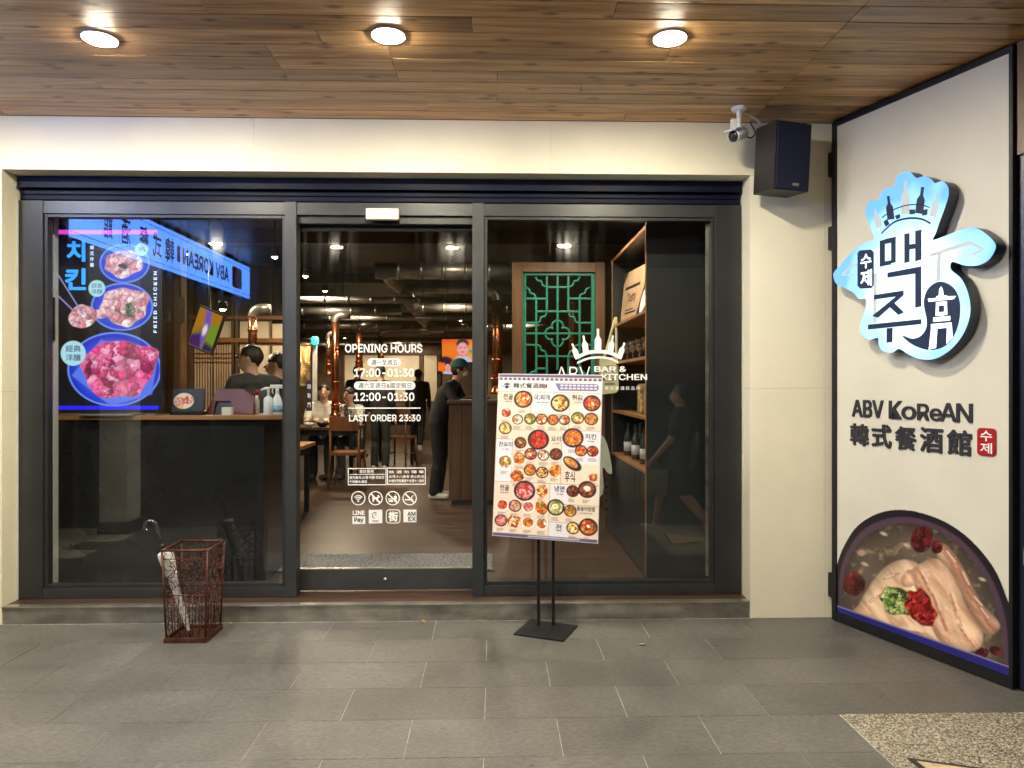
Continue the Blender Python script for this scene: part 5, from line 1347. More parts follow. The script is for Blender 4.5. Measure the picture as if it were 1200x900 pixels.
# --- door mat
mat_m = M('speckled_mat', (.13, .138, .15), .9, var=.9, scale=70, bump=.8, bscale=120, detail=2)
dm = thing('door_mat', (-.8, 5.6, ZS), 'speckled grey ribbed mat inside the sliding door', 'mat')
MB().box((X(318, 5.4) - .15, G(578, 669, ZS).y, ZS + .0005), (X(577, 5.4), G(578, 649.5, ZS).y, ZS + .012), bev=.003).build('pile', mat_m, dm)
MB().box((X(318, 5.4) - .17, G(578, 669, ZS).y - .018, ZS + .0003), (X(577, 5.4) + .02, G(578, 669, ZS).y - .0005, ZS + .007), bev=.002).build('edging', BLACK_PAINT, dm)

# --- ceiling spotlights: visible lamps, plus unseen ones added to light the room
def spot(x, y, z, e, label, col=(1.0, .80, .55), show=12.0, aim=None):
    t = thing('ceiling_spotlight', (x, y, z), label, 'spotlight', 'spotlights under the dark dining room ceiling')
    MB().tube([(x, y, z + .02), (x, y, RZ - .001)], .008, 8).build('stem', BLACK_METAL, t)
    MB().lathe((x, y, z), [(.03, .03), (.042, .02), (.045, -.05), (.040, -.05), (.038, 0.0)], 16).build('shade', BLACK_METAL, t)
    MB().sphere((x, y, z - .035), .032, 0, 2).build('bulb', emit('bulb', col, show * 6), t)
    l = bpy.data.lights.new('lamp', 'SPOT'); l.energy = e * ROOM_E * 2.2; l.color = col; l.shadow_soft_size = .05; l.spot_size = R(168); l.spot_blend = .7
    lo = bpy.data.objects.new('lamp', l); link(lo, t); lo.location = (0, 0, -.11)
sl = [(358, 319, 2.95, 60), (402, 349, 2.95, 60), (381, 337, 2.95, 30)]
def at_z(px, py, z): return G(px, py, z)
p = at_z(358, 319, 2.85); spot(p.x, p.y, 2.85, 55, 'bright spotlight above the dining aisle, the one closest to the sliding door')
p = at_z(402, 349, 2.85); spot(p.x, p.y, 2.85, 110, 'bright spotlight above the seated diners beside the copper pipes')
p = at_z(381, 337, 2.85); spot(p.x, p.y, 2.85, 30, 'smaller spotlight between the two bright ones over the aisle')
p = P(261, 357, 7.0); spot(p.x, p.y, p.z, 40, 'low spotlight hanging over the kitchen behind the counter', (1, .86, .66))
p = P(322, 296, 7.6); spot(p.x, p.y, p.z, 30, 'spotlight high above the two kitchen workers')
spot(-.2, 6.0, 3.0, 28, 'added spotlight over the entrance floor beside the lattice screen')  # unseen lamp, added to brighten the entrance and the lattice
spot(.75, 5.75, 3.02, 36, 'added spotlight above the bottle shelves', (1, .84, .62))  # added out of sight to put light on the shelves
spot(-.6, 10.2, 2.95, 50, 'added spotlight over the host stand')  # no lamp visible here; added to light the dining room
spot(-2.2, 16.9, 2.9, 60, 'added spotlight lighting the back wall at the rear of the room')  # added lamp, set close to the wall to light its panels
spot(.6, 12.5, 2.95, 36, 'added spotlight behind the turquoise lattice screen')  # unseen lamp added to brighten the room beyond the lattice
for px_, py_, l_ in ((487, 391, 'small spotlight in the far aisle before the televisions'), (430, 397, 'small spotlight far back beside the copper pipes'), (372, 388, 'small spotlight far back by the turquoise lamp'), (404, 394, 'small spotlight far back over the standing person in black'), (540, 372, 'small spotlight above the large orange television')):
    p = at_z(px_, py_, 2.72); p = p if p.y < 17 else P(px_, py_, 17.0); spot(p.x, p.y, p.z, 22, l_)
spot(-3.4, 7.9, 3.0, 40, 'added spotlight washing the paper screen panels of the kitchen')  # added lamp with no visible source, lights the paper panels

# --- ducts and copper extraction pipes
def duct(pts, r, label, m=DUCT, bands=True):
    t = thing('duct', pts[0], label, 'duct', 'steel ducts under the ceiling')
    MB().tube(pts, r, 18).build('tube', m, t)
    a, b_ = Vector(pts[0]), Vector(pts[-1])
    if bands:
        for k in range(1, 6):
            p = a.lerp(b_, k / 6); d = (b_ - a).normalized() * .02
            MB().tube([p - d, p + d], r * 1.07, 18).build('joint_band', m, t)
    return t
def zy(py, Y): return Z(py, Y)
duct([(X(296, 10.2), 10.2, zy(365, 10.2)), (X(470, 10.2), 10.2, zy(365, 10.2))], .055, 'thin steel duct feeding the copper pipe over the seated diners')
duct([(X(300, 12.2), 12.2, zy(382, 12.2)), (X(470, 12.2), 12.2, zy(382, 12.2))], .06, 'steel duct feeding the copper pipe farther from the door')
duct([(X(360, 14.2), 14.2, zy(391, 14.2)), (X(560, 14.2), 14.2, zy(391, 14.2))], .06, 'steel duct in front of the cream back wall panels')
duct([(X(465, 9.0), 9.0, zy(338, 9.0)), (X(640, 9.0), 9.0, zy(338, 9.0))], .07, 'steel duct crossing above the host stand')
duct([(X(470, 10.6), 10.6, zy(361, 10.6)), (X(620, 10.6), 10.6, zy(361, 10.6))], .07, 'steel duct crossing behind the one above the host stand')
duct([(X(500, 12.6), 12.6, zy(384, 12.6)), (X(640, 12.6), 12.6, zy(384, 12.6))], .06, 'steel duct crossing above the two televisions')
duct([(X(440, 6.9), 6.9, zy(318, 6.9)), (X(600, 6.9), 6.9, zy(318, 6.9))], .08, 'wide steel duct crossing close behind the sliding door')
duct([(X(456, 7.6), 7.6, 2.70), (X(500, 14), 14, 2.70)], .10, 'fat steel main duct running into the depth of the room')
for k, (Y_, py_) in enumerate(((8.6, 352), (11.4, 373), (13.2, 387), (15.6, 399), (16.6, 404))):
    duct([(X(352, Y_), Y_, zy(py_, Y_)), (X(556 if k % 2 else 520, Y_), Y_, zy(py_, Y_))], .042, ['slim steel pipe above the table by the door frame', 'slim steel pipe over the person in black with white shoes', 'slim steel pipe above the large orange television', 'slim steel pipe near the back wall, the nearer of two', 'slim steel pipe nearest the back wall'][k])
def beam(Y, label):
    t = thing('ceiling_beam', (-1, Y, RZ), label, 'beam', 'dark ceiling beams'); MB().box((RX0, Y, RZ - .16), (RX1, Y + .14, RZ - .001), bev=.006).build('timber', DARK_WOOD, t)
for Y_, l_ in ((5.9, 'dark timber ceiling beam closest to the glass'), (8.2, 'dark timber ceiling beam in front of the host stand'), (11.4, 'dark timber ceiling beam over the seated diners'), (15.2, 'dark timber ceiling beam nearest the back wall')): beam(Y_, l_)
def copper(px, y0, y1, Y, r, label, side=1, z_duct=None):
    x = X(px, Y); zt, zb = Z(y0, Y), Z(y1, Y)
    t = thing('copper_pipe', (x, Y, zb), label, 'pipe', 'copper smoke extraction pipes')
    MB().tube([(x, Y, zb + .16), (x, Y, zt)], r, 20).build('pipe', COPPER, t)
    MB().lathe((x, Y, zb), [(r * 1.5, 0), (r * 1.5, .03), (r * 1.2, .05), (r * 1.15, .155), (r * 1.35, .16), (r * 1.35, .18), (r, .182)], 20).build('hood', COPPER, t)
    for f in (.35, .7): MB().lathe((x, Y, zb + (zt - zb) * f), [(r * 1.01, 0), (r * 1.12, .004), (r * 1.12, .03), (r * 1.01, .034)], 20).build('collar', COPPER, t)
    e = [(x, Y, zt - .001)] + [(x + side * (r * 1.9 - r * 1.9 * math.cos(R(a))), Y, zt + r * 1.9 * math.sin(R(a))) for a in range(0, 91, 15)] + [(x + side * r * 4, Y, zt + r * 1.9)]
    MB().tube(e, r * 1.08, 18).build('elbow', DUCT, t)
copper(393, 378, 488, 10.2, .052, 'thick copper extraction pipe hanging over the seated diners')
copper(384.5, 396, 440, 11.2, .034, 'slender copper pipe to the side of the thick one over the diners', 1)
copper(421, 388, 436, 11.8, .052, 'copper extraction pipe crossed by the letters of the opening hours')
copper(446, 394, 455, 13.2, .050, 'copper extraction pipe behind the centre of the glass door')
copper(296, 372, 430, 8.2, .05, 'copper extraction pipe rising behind the kitchen worker in glasses', 1)
copper(583, 352, 462, 7.6, .055, 'large copper extraction pipe beside the lattice screen', -1)
copper(672, 320, 440, 8.6, .055, 'copper extraction pipe seen through the turquoise lattice', -1)

# --- kitchen side: timber post, paper screens, hanging television
tpo = thing('timber_post', (X(196, 5.5), 5.5, zct), 'dark brown timber post standing next to the menu screen', 'post')
MB().box((X(190, 5.5), 5.45, ZS), (X(203.5, 5.45), 5.55, RZ), bev=.004).build('shaft', DARK_WOOD, tpo)
MB().box((X(194, 5.44), 5.435, Z(378, 5.44)), (X(199, 5.44), 5.4495, Z(366, 5.44)), bev=.003).build('switch', STEEL, tpo)
sw = thing('pass_hatch', (X(208, 6), 6.0, ZS), 'narrow cream lit wall end with timber edge beside the kitchen', 'partition')
MB().box((X(204, 6.0), 6.0, ZS), (X(210, 6.0), 6.10, RZ), bev=.003).build('plaster', CREAM, sw)
MB().box((X(210, 6.0) + .001, 5.99, ZS), (X(212.5, 6.0), 6.11, RZ), bev=.003).build('edge', COUNTER_WOOD, sw)
bx = thing('wall_speaker', P(211, 365, 5.95), 'small grey slatted box speaker on the kitchen wall end', 'speaker')
MB().box((X(206, 5.95), 5.88, Z(379, 5.95)), (X(214.5, 5.95), 5.985, Z(350, 5.95)), bev=.004).build('case', GREY_ALU, bx)
for k in range(4): MB().box((X(206.6, 5.95), 5.872, Z(376 - k * 7, 5.95)), (X(214, 5.95), 5.8795, Z(372 - k * 7, 5.95)), bev=.001).build('slat', DUCT, bx)
YK = 9.3
kp = thing('paper_screen_wall', (X(270, YK), YK, ZS), 'timber framed cream paper screen wall behind the kitchen', 'screen wall')
for a, b_, y0, y1 in ((228, 250, 403, 520), (251, 271, 403, 520), (250, 271, 376, 396), (281, 317, 375, 520), (319, 334, 380, 520)):
    MB().box((X(a, YK), YK, Z(y1, YK)), (X(b_, YK), YK + .02, Z(y0, YK)), bev=.002).build('paper_panel', CREAM, kp)
    if y0 == 403:
        n_ = 7
        for k in range(1, n_): MB().box((X(a + (b_ - a) * k / n_, YK) - .006, YK - .012, Z(y1, YK)), (X(a + (b_ - a) * k / n_, YK) + .006, YK - .0005, Z(y0, YK)), bev=.001).build('slat', CHAIR_WOOD, kp)
        for k in (414, 419, 424): MB().box((X(a, YK), YK - .02, Z(k + .8, YK)), (X(b_, YK), YK - .0125, Z(k, YK)), bev=.001).build('cross_slat', CHAIR_WOOD, kp)
for a, b_ in ((222, 227), (249.8, 251), (272, 275), (276.5, 280), (317.2, 319), (334.2, 340)): MB().box((X(a, YK), YK - .035, ZS), (X(b_, YK), YK + .05, RZ), bev=.003).build('post', DARK_WOOD, kp)
for y0, y1 in ((397, 402), (371, 375.5)): MB().box((X(222, YK), YK - .05, Z(y1, YK)), (X(340, YK), YK - .0355, Z(y0, YK)), bev=.003).build('rail', CHAIR_WOOD, kp)
MB().box((RX0, YK + .051, ZS), (X(344, YK), YK + .12, RZ)).build('backing', DARK_PLASTER, kp)
# abstract-coloured television, hung tilted
def tv(name, label, cen, w, h, yaw, roll_, pitch, paint, depth=.05, es=1):
    t = thing(name, cen, label, 'television')
    m = Matrix.Rotation(yaw, 3, 'Z') @ Matrix.Rotation(pitch, 3, 'X') @ Matrix.Rotation(roll_, 3, 'Y')
    U_, V_ = m @ Vector((1, 0, 0)), m @ Vector((0, 0, 1))
    pl = Plane(Vector(cen) - U_ * w / 2 - V_ * h / 2, U_, V_)
    MB().rect(pl, -.012, -.012, w + .012, h + .012, -depth, -.002).build('case', BLACK_PAINT, t)
    uu, vv, W = grid_on(pl, 0, 0, w, h, 56, 36, 0.0)
    art = Art(uu / w * 56, (1 - vv / h) * 36, (0, 0, 0)); paint(art)
    picture('screen_picture', W, art.c, SCREEN, t)
    MB().tube([pl.w(w / 2, h * .8, -depth), Vector(cen) + Vector((0, .12, h * .6)), Vector((cen[0], cen[1] + .12, RZ))], .015, 8).build('ceiling_bracket', BLACK_METAL, t)
def paint_a(a):
    a.c[:] = s2l((120, 110, 30)); a.poly([(0, 0), (56, 0), (56, 10), (20, 16), (0, 24)], s2l((170, 110, 30)), 6); a.poly([(30, 14), (56, 8), (56, 30), (36, 26)], s2l((110, 140, 30)), 6)
    a.poly([(16, 0), (30, 0), (36, 14), (30, 36), (14, 36), (22, 16)], s2l((110, 80, 170)), 5); a.poly([(0, 26), (20, 22), (30, 36), (0, 36)], s2l((60, 30, 90)), 4); a.ellipse(27, 18, 5, 5, s2l((236, 210, 220)), 0, 4); a.poly([(36, 28), (56, 30), (56, 36), (34, 36)], s2l((30, 20, 70)), 4)
tv('television', 'tilted television with purple and green picture hung over the kitchen', P(240.5, 387, 7.6), .27, .43, R(-8), R(23), R(6), paint_a)
def paint_b(a):
    a.c[:] = s2l((236, 120, 30)); a.mix(np.clip((a.x - 22) / 34, 0, 1) * .7, s2l((250, 190, 70))); a.mix(np.clip((10 - a.y) / 10, 0, 1) * .8, s2l((226, 60, 40)))
    a.ellipse(27, 7, 8, 8, s2l((50, 14, 24)), 0, 2); a.ellipse(27, 15, 7, 10, s2l((236, 160, 160)), 0, 2); a.poly([(14, 36), (20, 27), (34, 27), (41, 36)], s2l((176, 190, 236)), 2)
    a.ellipse(4, 34, 10, 7, s2l((36, 14, 50)), 0, 3); a.ellipse(50, 34, 9, 8, s2l((90, 16, 30)), 0, 3); a.ellipse(38, 19, 3, 3, s2l((60, 150, 140)), 0, 2)
    a.ellipse(24, 13, 1.3, .8, s2l((60, 20, 30)), 0, 1); a.ellipse(30, 13, 1.3, .8, s2l((60, 20, 30)), 0, 1); a.ellipse(27, 20, 2.2, .9, s2l((190, 60, 80)), 0, 1)
c = P(543, 411, 13.6); tv('television', 'large television showing a presenter on an orange backdrop', c, X(568, 13.6) - X(518, 13.6), Z(398, 13.6) - Z(424.5, 13.6), 0, 0, R(4), paint_b)
c = P(525, 431.5, 16.6); tv('television', 'smaller television with a yellow picture below the orange one', c, X(537, 16.6) - X(513, 16.6), Z(424, 16.6) - Z(438, 16.6), R(-8), R(3), R(4), paint_b)

# --- glowing turquoise lamp and bead curtain
tl = thing('turquoise_lamp', P(369, 401, 11.2), 'small turquoise glowing lamp on a white post at the rear', 'lamp')
MB().lathe(P(369, 404, 11.2), [(.03, 0), (.06, .02), (.06, .11), (.03, .13)], 16).build('globe', emit('cyan_glow', (.05, .75, .85), 1.6), tl)
MB().box(P(366, 470, 11.25), P(372, 404.5, 11.3), bev=.003).build('post', GREY_COL, tl)
bc = thing('bead_curtain', (X(356, 10.8), 10.8, RZ), 'gold bead curtain catching the light at the room side', 'curtain')
GOLD = M('gold_bead', (.42, .27, .12), .3, .8, var=.3)
MB().tube([(X(348, 10.8), 10.8, Z(398, 10.8)), (X(364, 10.8), 10.8, Z(398, 10.8))], .012, 8).build('rod', BLACK_METAL, bc)
mb = MB()
for i in range(11):
    x = X(349 + i * 1.4, 10.8)
    for k in range(26):
        z = Z(400 + k * 2.1 + random.uniform(-.3, .3), 10.8); r = .006
        mb.add([(x + r, 10.8, z), (x - r, 10.8, z), (x, 10.8 - r, z), (x, 10.8 + r, z), (x, 10.8, z + r), (x, 10.8, z - r)], [(0, 3, 4), (3, 1, 4), (1, 2, 4), (2, 0, 4), (3, 0, 5), (1, 3, 5), (2, 1, 5), (0, 2, 5)])
tag(mb.build('bead_strand', GOLD, bc), kind='stuff')

# --- furniture
def table(cx, cy, w, d, z, label, m=CHAIR_WOOD):
    t = thing('dining_table', (cx, cy, ZS), label, 'table', 'dining tables')
    MB().box((cx - w / 2, cy - d / 2, z - .04), (cx + w / 2, cy + d / 2, z), bev=.004).build('table_top', m, t)
    MB().box((cx - w / 2 + .05, cy - d / 2 + .05, z - .12), (cx + w / 2 - .05, cy + d / 2 - .05, z - .041), bev=.003).build('apron', BLACK_METAL, t)
    for sx in (-1, 1):
        for sy in (-1, 1): MB().box((cx + sx * (w / 2 - .08) - .025, cy + sy * (d / 2 - .08) - .025, ZS), (cx + sx * (w / 2 - .08) + .025, cy + sy * (d / 2 - .08) + .025, z - .1205), bev=.003).build('leg', BLACK_METAL, t)
    return t
def chair(cx, cy, face, zseat, label, grp='dining chairs'):
    t = thing('dining_chair', (cx, cy, ZS), label, 'chair', grp)
    m = Matrix.Rotation(face, 3, 'Z'); o = Vector((cx, cy, ZS))
    def w_(x, y, z): return o + m @ Vector((x, y, z))
    ax, ay, az = m @ Vector((1, 0, 0)), m @ Vector((0, 1, 0)), Vector((0, 0, 1))
    MB().obox(w_(0, 0, zseat), ax, ay, az, .21, .21, .02).build('seat', CHAIR_WOOD, t)
    bp_ = [w_(-.2 + .4 * k / 8, .20 + .04 * math.sin(math.pi * k / 8), zseat + .40) for k in range(9)]
    mb = MB()
    vs_ = []; fs_ = []
    for k, p_ in enumerate(bp_): vs_ += [p_ + Vector((0, 0, -.09)), p_ + Vector((0, 0, .10)), p_ + ay * .018 + Vector((0, 0, .10)), p_ + ay * .018 + Vector((0, 0, -.09))]
    for k in range(8):
        for j in range(4): fs_.append((k * 4 + j, k * 4 + (j + 1) % 4, (k + 1) * 4 + (j + 1) % 4, (k + 1) * 4 + j))
    fs_ += [(3, 2, 1, 0), (32, 33, 34, 35)]
    mb.add(vs_, fs_).build('backrest', CHAIR_WOOD, t)
    for s_ in (-1, 1):
        MB().tube([w_(s_ * .19, -.19, zseat - .02), w_(s_ * .21, -.22, 0)], [.019, .014], 8).build('leg', CHAIR_WOOD, t)
        MB().tube([w_(s_ * .19, .215, zseat + .32), w_(s_ * .19, .20, zseat - .02), w_(s_ * .21, .25, 0)], [.015, .019, .014], 8).build('leg', CHAIR_WOOD, t)
        MB().tube([w_(s_ * .20, -.20, zseat * .45), w_(s_ * .20, .22, zseat * .45)], .010, 8).build('stretcher', CHAIR_WOOD, t)
    return t
ztb = Z(499, 10.3)
table(X(378, 10.35), 10.35, 1.1, .75, ztb, 'long dark dining table where two diners sit', DARK_WOOD)
table(X(352, 7.5) - .30, 7.55, .7, .8, Z(523, 7.3), 'wooden table corner close behind the door frame', COUNTER_WOOD)
table(X(462, 12.6), 12.8, .8, .7, Z(490, 12.6), 'dark table in the middle of the dining room')
chair(X(408, 9.75), 9.72, math.pi, .47, 'brown wooden chair with curved back at the long dining table')
chair(X(470, 12.2), 12.1, math.pi - .3, .5, 'wooden chair by the dark table in the middle of the room')
def bowl(px, Y, z, r, m, label):
    c = Vector((X(px, Y), Y, z)); t = thing('bowl', c, label, 'bowl', 'bowls on the long dining table')
    MB().lathe(c, [(r * .5, 0), (r * .9, r * .4), (r, r * .8), (r * .93, r * .8), (r * .8, r * .4), (.001, r * .25)], 20).build('shell', m, t); MB().lathe(c + Vector((0, 0, r * .55)), [(r * .78, 0), (r * .7, .012), (.001, .016)], 18).build('food', M('stew', (.35, .12, .04), .4, var=.4, scale=60), t)
bowl(378, 10.1, ztb, .085, BLACK_METAL, 'black stone bowl in front of the diner in white')
bowl(362, 10.15, ztb, .07, WHITE_PL, 'white bowl at the end of the long dining table')
bowl(404, 10.2, ztb, .05, BLACK_METAL, 'small dark bowl by the diner in patterned shirt')
for px_, l_ in ((399, 'amber drink glass next to the copper pipe hood'), (408, 'amber drink glass beside the patterned shirt')):
    c = Vector((X(px_, 10.3), 10.3, ztb)); t = thing('drink_glass', c, l_, 'glass', 'drinks on the long dining table')
    MB().lathe(c, [(.03, 0), (.035, .12), (.032, .12), (.027, .01), (.001, .008)], 16).build('tumbler', CLEAR_GL, t); MB().lathe(c, [(.026, .009), (.030, .08), (.001, .081)], 16).build('drink', M('amber', (.4, .1, .03), .2, var=.1), t)
# host stand
hs0, hs1 = X(526, 8.2), X(600, 8.2)
ht_ = thing('host_stand', ((hs0 + hs1) / 2, 8.3, ZS), 'tall brown wooden host stand behind the door edge', 'host stand')
zht = Z(469, 8.2)
STAND = wood('stand_wood', (.05, .024, .011), (.13, .066, .03), .4, 'Z', 1.0, knots=False)
nb = 5
for k in range(nb): MB().box((hs0 + (hs1 - hs0) * k / nb + .001, 8.2, ZS + .06), (hs0 + (hs1 - hs0) * (k + 1) / nb - .001, 8.23, zht - .04), bev=.002).build('plank', STAND, ht_)
MB().box((hs0 + .001, 8.231, ZS + .06), (hs1 - .001, 8.66, zht - .04)).build('carcass', DARK_WOOD, ht_)
MB().box((hs0 - .02, 8.17, zht - .0395), (hs1 + .02, 8.72, zht), bev=.004).build('top', STAND, ht_)
MB().box((hs0 + .03, 8.23, ZS), (hs1 - .03, 8.64, ZS + .0595)).build('plinth', BLACK_PAINT, ht_)
pm_ = thing('paper_menu', (X(546, 8.4), 8.4, zht), 'open white menu sheet lying on the host stand', 'menu')
MB().box((X(540, 8.4), 8.3, zht + .0005), (X(553, 8.4), 8.5, zht + .006), bev=.001).build('sheet', WHITE_PL, pm_)

# --- turquoise lattice screen
YL = 6.6
pl6 = YP(YL)
def q4(x, y): return (580 + x / 6, 300 + y / 6)
ls = thing('lattice_screen', (X(655, YL), YL, ZS), 'timber framed partition with turquoise geometric lattice', 'screen')
WF = wood('screen_wood', (.09, .045, .018), (.19, .10, .045), .42, 'Z', 1.0, knots=False)
def lbox(nm, x0, y0, x1, y1, d0, d1, m):
    a = pl6.px(*q4(x0, y0)); b_ = pl6.px(*q4(x1, y1)); return MB().box((a[0], YL + d0, b_[1]), (b_[0], YL + d1, a[1]), bev=.002).build(nm, m, ls)
zfl = (450 + (H0 - ZS) / YL * F - 300) * 6
lbox('frame_stile', 120, 50, 194, zfl, -.05, .05, WF); lbox('frame_stile', 702, 50, 768, zfl, -.05, .05, WF); lbox('frame_head', 195, 50, 701, 118, -.049, .049, WF)
lbox('lower_panel', 195, 1010, 701, zfl, -.03, .03, DARK_WOOD)
hw = 7
def bar(x0, y0, x1, y1):
    if x0 == x1: lbox('bar', x0 - hw, y0, x0 + hw, y1, -.014, .012, TEAL)
    else: lbox('bar', x0, y0 - hw, x1, y0 + hw, -.012, .014, TEAL)
for b_ in ((207, 119, 207, 1009), (688, 119, 688, 1009)): lbox('bar', b_[0] - 12, b_[1], b_[0] + 12, b_[3], -.02, .02, TEAL)
lbox('bar', 219, 119, 676, 140, -.02, .02, TEAL); lbox('bar', 219, 988, 676, 1009, -.02, .02, TEAL)
for b_ in ((365, 140, 365, 390), (515, 140, 515, 390), (440, 140, 440, 705), (290, 300, 290, 988), (595, 300, 595, 988), (365, 705, 365, 988), (515, 705, 515, 988), (440, 705, 440, 800),
           (365, 220, 515, 220), (219, 300, 365, 300), (515, 300, 676, 300), (290, 390, 595, 390), (219, 470, 290, 470), (595, 470, 676, 470), (219, 545, 676, 545), (219, 625, 290, 625), (595, 625, 676, 625), (290, 705, 595, 705), (290, 790, 365, 790), (515, 790, 595, 790), (219, 870, 676, 870)): bar(*b_)
def cbar(pts):
    w3 = [pl6.w(*pl6.px(*q4(*p)), 0) for p in bez(pts, 5)]
    MB().tube(w3, .0105, 8).build('curved_bar', TEAL, ls)
for sx in (0, 1):
    f_ = (lambda x: x) if sx == 0 else (lambda x: 880 - x + 2)
    for pts in ([(285, 145), (300, 172), (325, 178), (335, 205), (365, 220)], [(215, 222), (240, 236), (252, 262), (275, 270), (290, 298)], [(365, 392), (352, 425), (325, 432), (315, 462), (290, 472)], [(290, 624), (318, 636), (325, 662), (350, 672), (365, 704)], [(290, 790), (280, 812), (255, 820), (240, 845), (215, 855)]): cbar([(f_(x), y) for x, y in pts])
for k in range(4):
    a0 = 90 * k; cx_, cy_ = 440 + 46 * math.cos(R(a0)), 547 + 50 * math.sin(R(a0))
    cbar([(cx_ + 40 * math.cos(R(a0 + t)), cy_ + 42 * math.sin(R(a0 + t))) for t in range(-115, 116, 23)])

# --- bottle shelves beyond it
YK0 = 5.06
XK = X(757.5, YK0); YK1 = XK / (X(718, 1000.) / 1000.)
XB = XK + .40
sf = thing('bottle_shelf', ((XK + XB) / 2, (YK0 + YK1) / 2, ZS), 'tall dark shelf unit with copper edged shelves behind the right window', 'shelf')
ENDP = M('charcoal_laminate', (.022, .025, .028), .3, var=.12, scale=2)
zk = [Z(262, YK0), Z(362, YK0), Z(417, YK0), Z(489, YK0), Z(553, YK0)]
MB().box((XK, YK0, ZS), (X(836, YK0), YK0 + .03, RZ - .3), bev=.002).build('end_panel', ENDP, sf)
MB().box((XB, YK0 + .031, ZS), (XB + .02, YK1 + .25, RZ - .3)).build('back_panel', M('pale_back', (.32, .30, .25), .6, var=.1), sf)
MB().box((XK, YK1, zk[4]), (XB - .001, YK1 + .03, zk[0]), bev=.002).build('far_panel', ENDP, sf)
EDGE = M('copper_edge', (.55, .27, .13), .35, .5, var=.1)
for i, z_ in enumerate(zk):
    MB().box((XK + .012, YK0 + .031, z_ - .022), (XB - .001, YK1 - .001, z_), bev=.001).build('shelf_board', COUNTER_WOOD if i else ENDP, sf)
    MB().box((XK - .002, YK0 + .031, z_ - .022), (XK + .0115, YK1 - .001, z_ + .001), bev=.001).build('shelf_edge', EDGE, sf)
for y_ in (YK0 + .002, YK1 + .008): MB().box((XK - .006, y_, zk[4] - .02), (XK - .0005, y_ + .014, zk[0]), bev=.001).build('upright_edge', EDGE, sf)
MB().box((XK - .006, YK0 + .002, ZS + .02), (XK - .0005, YK0 + .014, zk[4] - .023), bev=.001).build('upright_edge', EDGE, sf)
nb = 9
PLK = M('black_stained_board', (.02, .022, .022), .45, var=.25, scale=4, stretch=(6, 6, 1))
for k in range(nb):
    a = YK0 + .031 + (YK1 + .22 - YK0) * k / nb; b_ = YK0 + .031 + (YK1 + .22 - YK0) * (k + 1) / nb
    MB().box((XK, a + .002, ZS + .02), (XK + .02, b_ - .002, zk[4] - .024), bev=.003).build('plank', PLK, sf)
# black fretwork against the pale back
for z_ in (zk[1] - .25, zk[2] - .12, zk[3] + .12, zk[4] + .10): MB().box((XB - .03, YK0 + .04, z_ - .008), (XB - .012, YK1 - .01, z_ + .008)).build('fret_bar', BLACK_METAL, sf)
for k in range(1, 5): y_ = YK0 + (YK1 - YK0) * k / 5; MB().box((XB - .05, y_ - .008, zk[4]), (XB - .0305, y_ + .008, zk[1] - .03)).build('fret_bar', BLACK_METAL, sf)
# box print standing on the top shelf
KRAFT = M('kraft_board', (.50, .33, .20), .6, var=.08)
kb = Plane((XK + .05, YK1 - .10, zk[1]), Vector((.10, -1.0, 0)), (.10, 0, 1))
gb = thing('gift_box', kb.w(.2, 0), 'kraft gift box with dark lettering on the top shelf', 'box')
MB().rect(kb, 0, 0, .62, .46, -.10, 0).build('carton', KRAFT, gb)
mb = MB(); put_text(mb, kb, 'Tasty', .16, .16, .42, .26, .001, bold=.01); mb.rect(kb, .08, .30, .50, .325, .0003, .001); mb.rect(kb, .12, .08, .44, .095, .0003, .001); mb.rect(kb, .12, .11, .36, .12, .0003, .001); mb.prism(kb, [(0, .36), (0, .459), (.12, .459)], .0003, .001); mb.build('box_lettering', INK, gb)
k2 = Plane((XK + .02, YK0 + .50, zk[1] + .001), Vector((.05, -1, 0)), (.30, 0, 1))
cf = thing('picture_card', k2.w(.1, 0), 'dark picture card with white glass shape leaning on the gift box', 'card')
MB().rect(k2, 0, 0, .30, .30, -.008, 0).build('card', BLACK_PAINT, cf); MB().prism(k2, bez([(.10, .02), (.04, .16), (.10, .26), (.20, .27), (.26, .16), (.20, .03)], 4, True), .0003, .001).build('white_shape', VINYL, cf); MB().rect(k2, .0, .30, .30, .42, -.006, -.0005).build('yellow_tag', M('mustard', (.55, .42, .16), .6, var=.1), cf)
for k in range(9):
    y_ = YK0 + .12 + k * .13; x_ = XK + .08 + (k % 2) * .09
    if y_ > YK1 - .08: break
    c = Vector((x_, y_, zk[2])); t = thing('beer_glass', c, 'clear stemmed beer glass standing on the second shelf', 'glass', 'glasses on the shelf')
    MB().lathe(c, [(.03, 0), (.03, .004), (.005, .012), (.005, .06), (.03, .085), (.036, .16), (.034, .16), (.028, .09), (.001, .07)], 16).build('bowl', CLEAR_GL, t)
BRN = M('bottle_dark', (.05, .06, .045), .1, var=.05, spec=.8)
for k in range(7):
    y_ = YK0 + .14 + k * .17; x_ = XK + .09 + (k % 2) * .07
    if y_ > YK1 - .08: break
    c = Vector((x_, y_, zk[4])); t = thing('bottle', c, 'dark green liquor bottle with white label on the bottom shelf' if k % 2 == 0 else 'clear glass liquor bottle with white label on the bottom shelf', 'bottle', 'bottles on the shelf')
    MB().lathe(c, [(.034, 0), (.037, .006), (.037, .15), (.026, .19), (.013, .22), (.013, .275), (.015, .276), (.015, .29)], 18).build('body', BRN if k % 2 == 0 else BOTTLE_GL, t)
    MB().lathe(c, [(.0376, .04), (.0376, .12)], 18).build('paper_label', WHITE_PL, t)
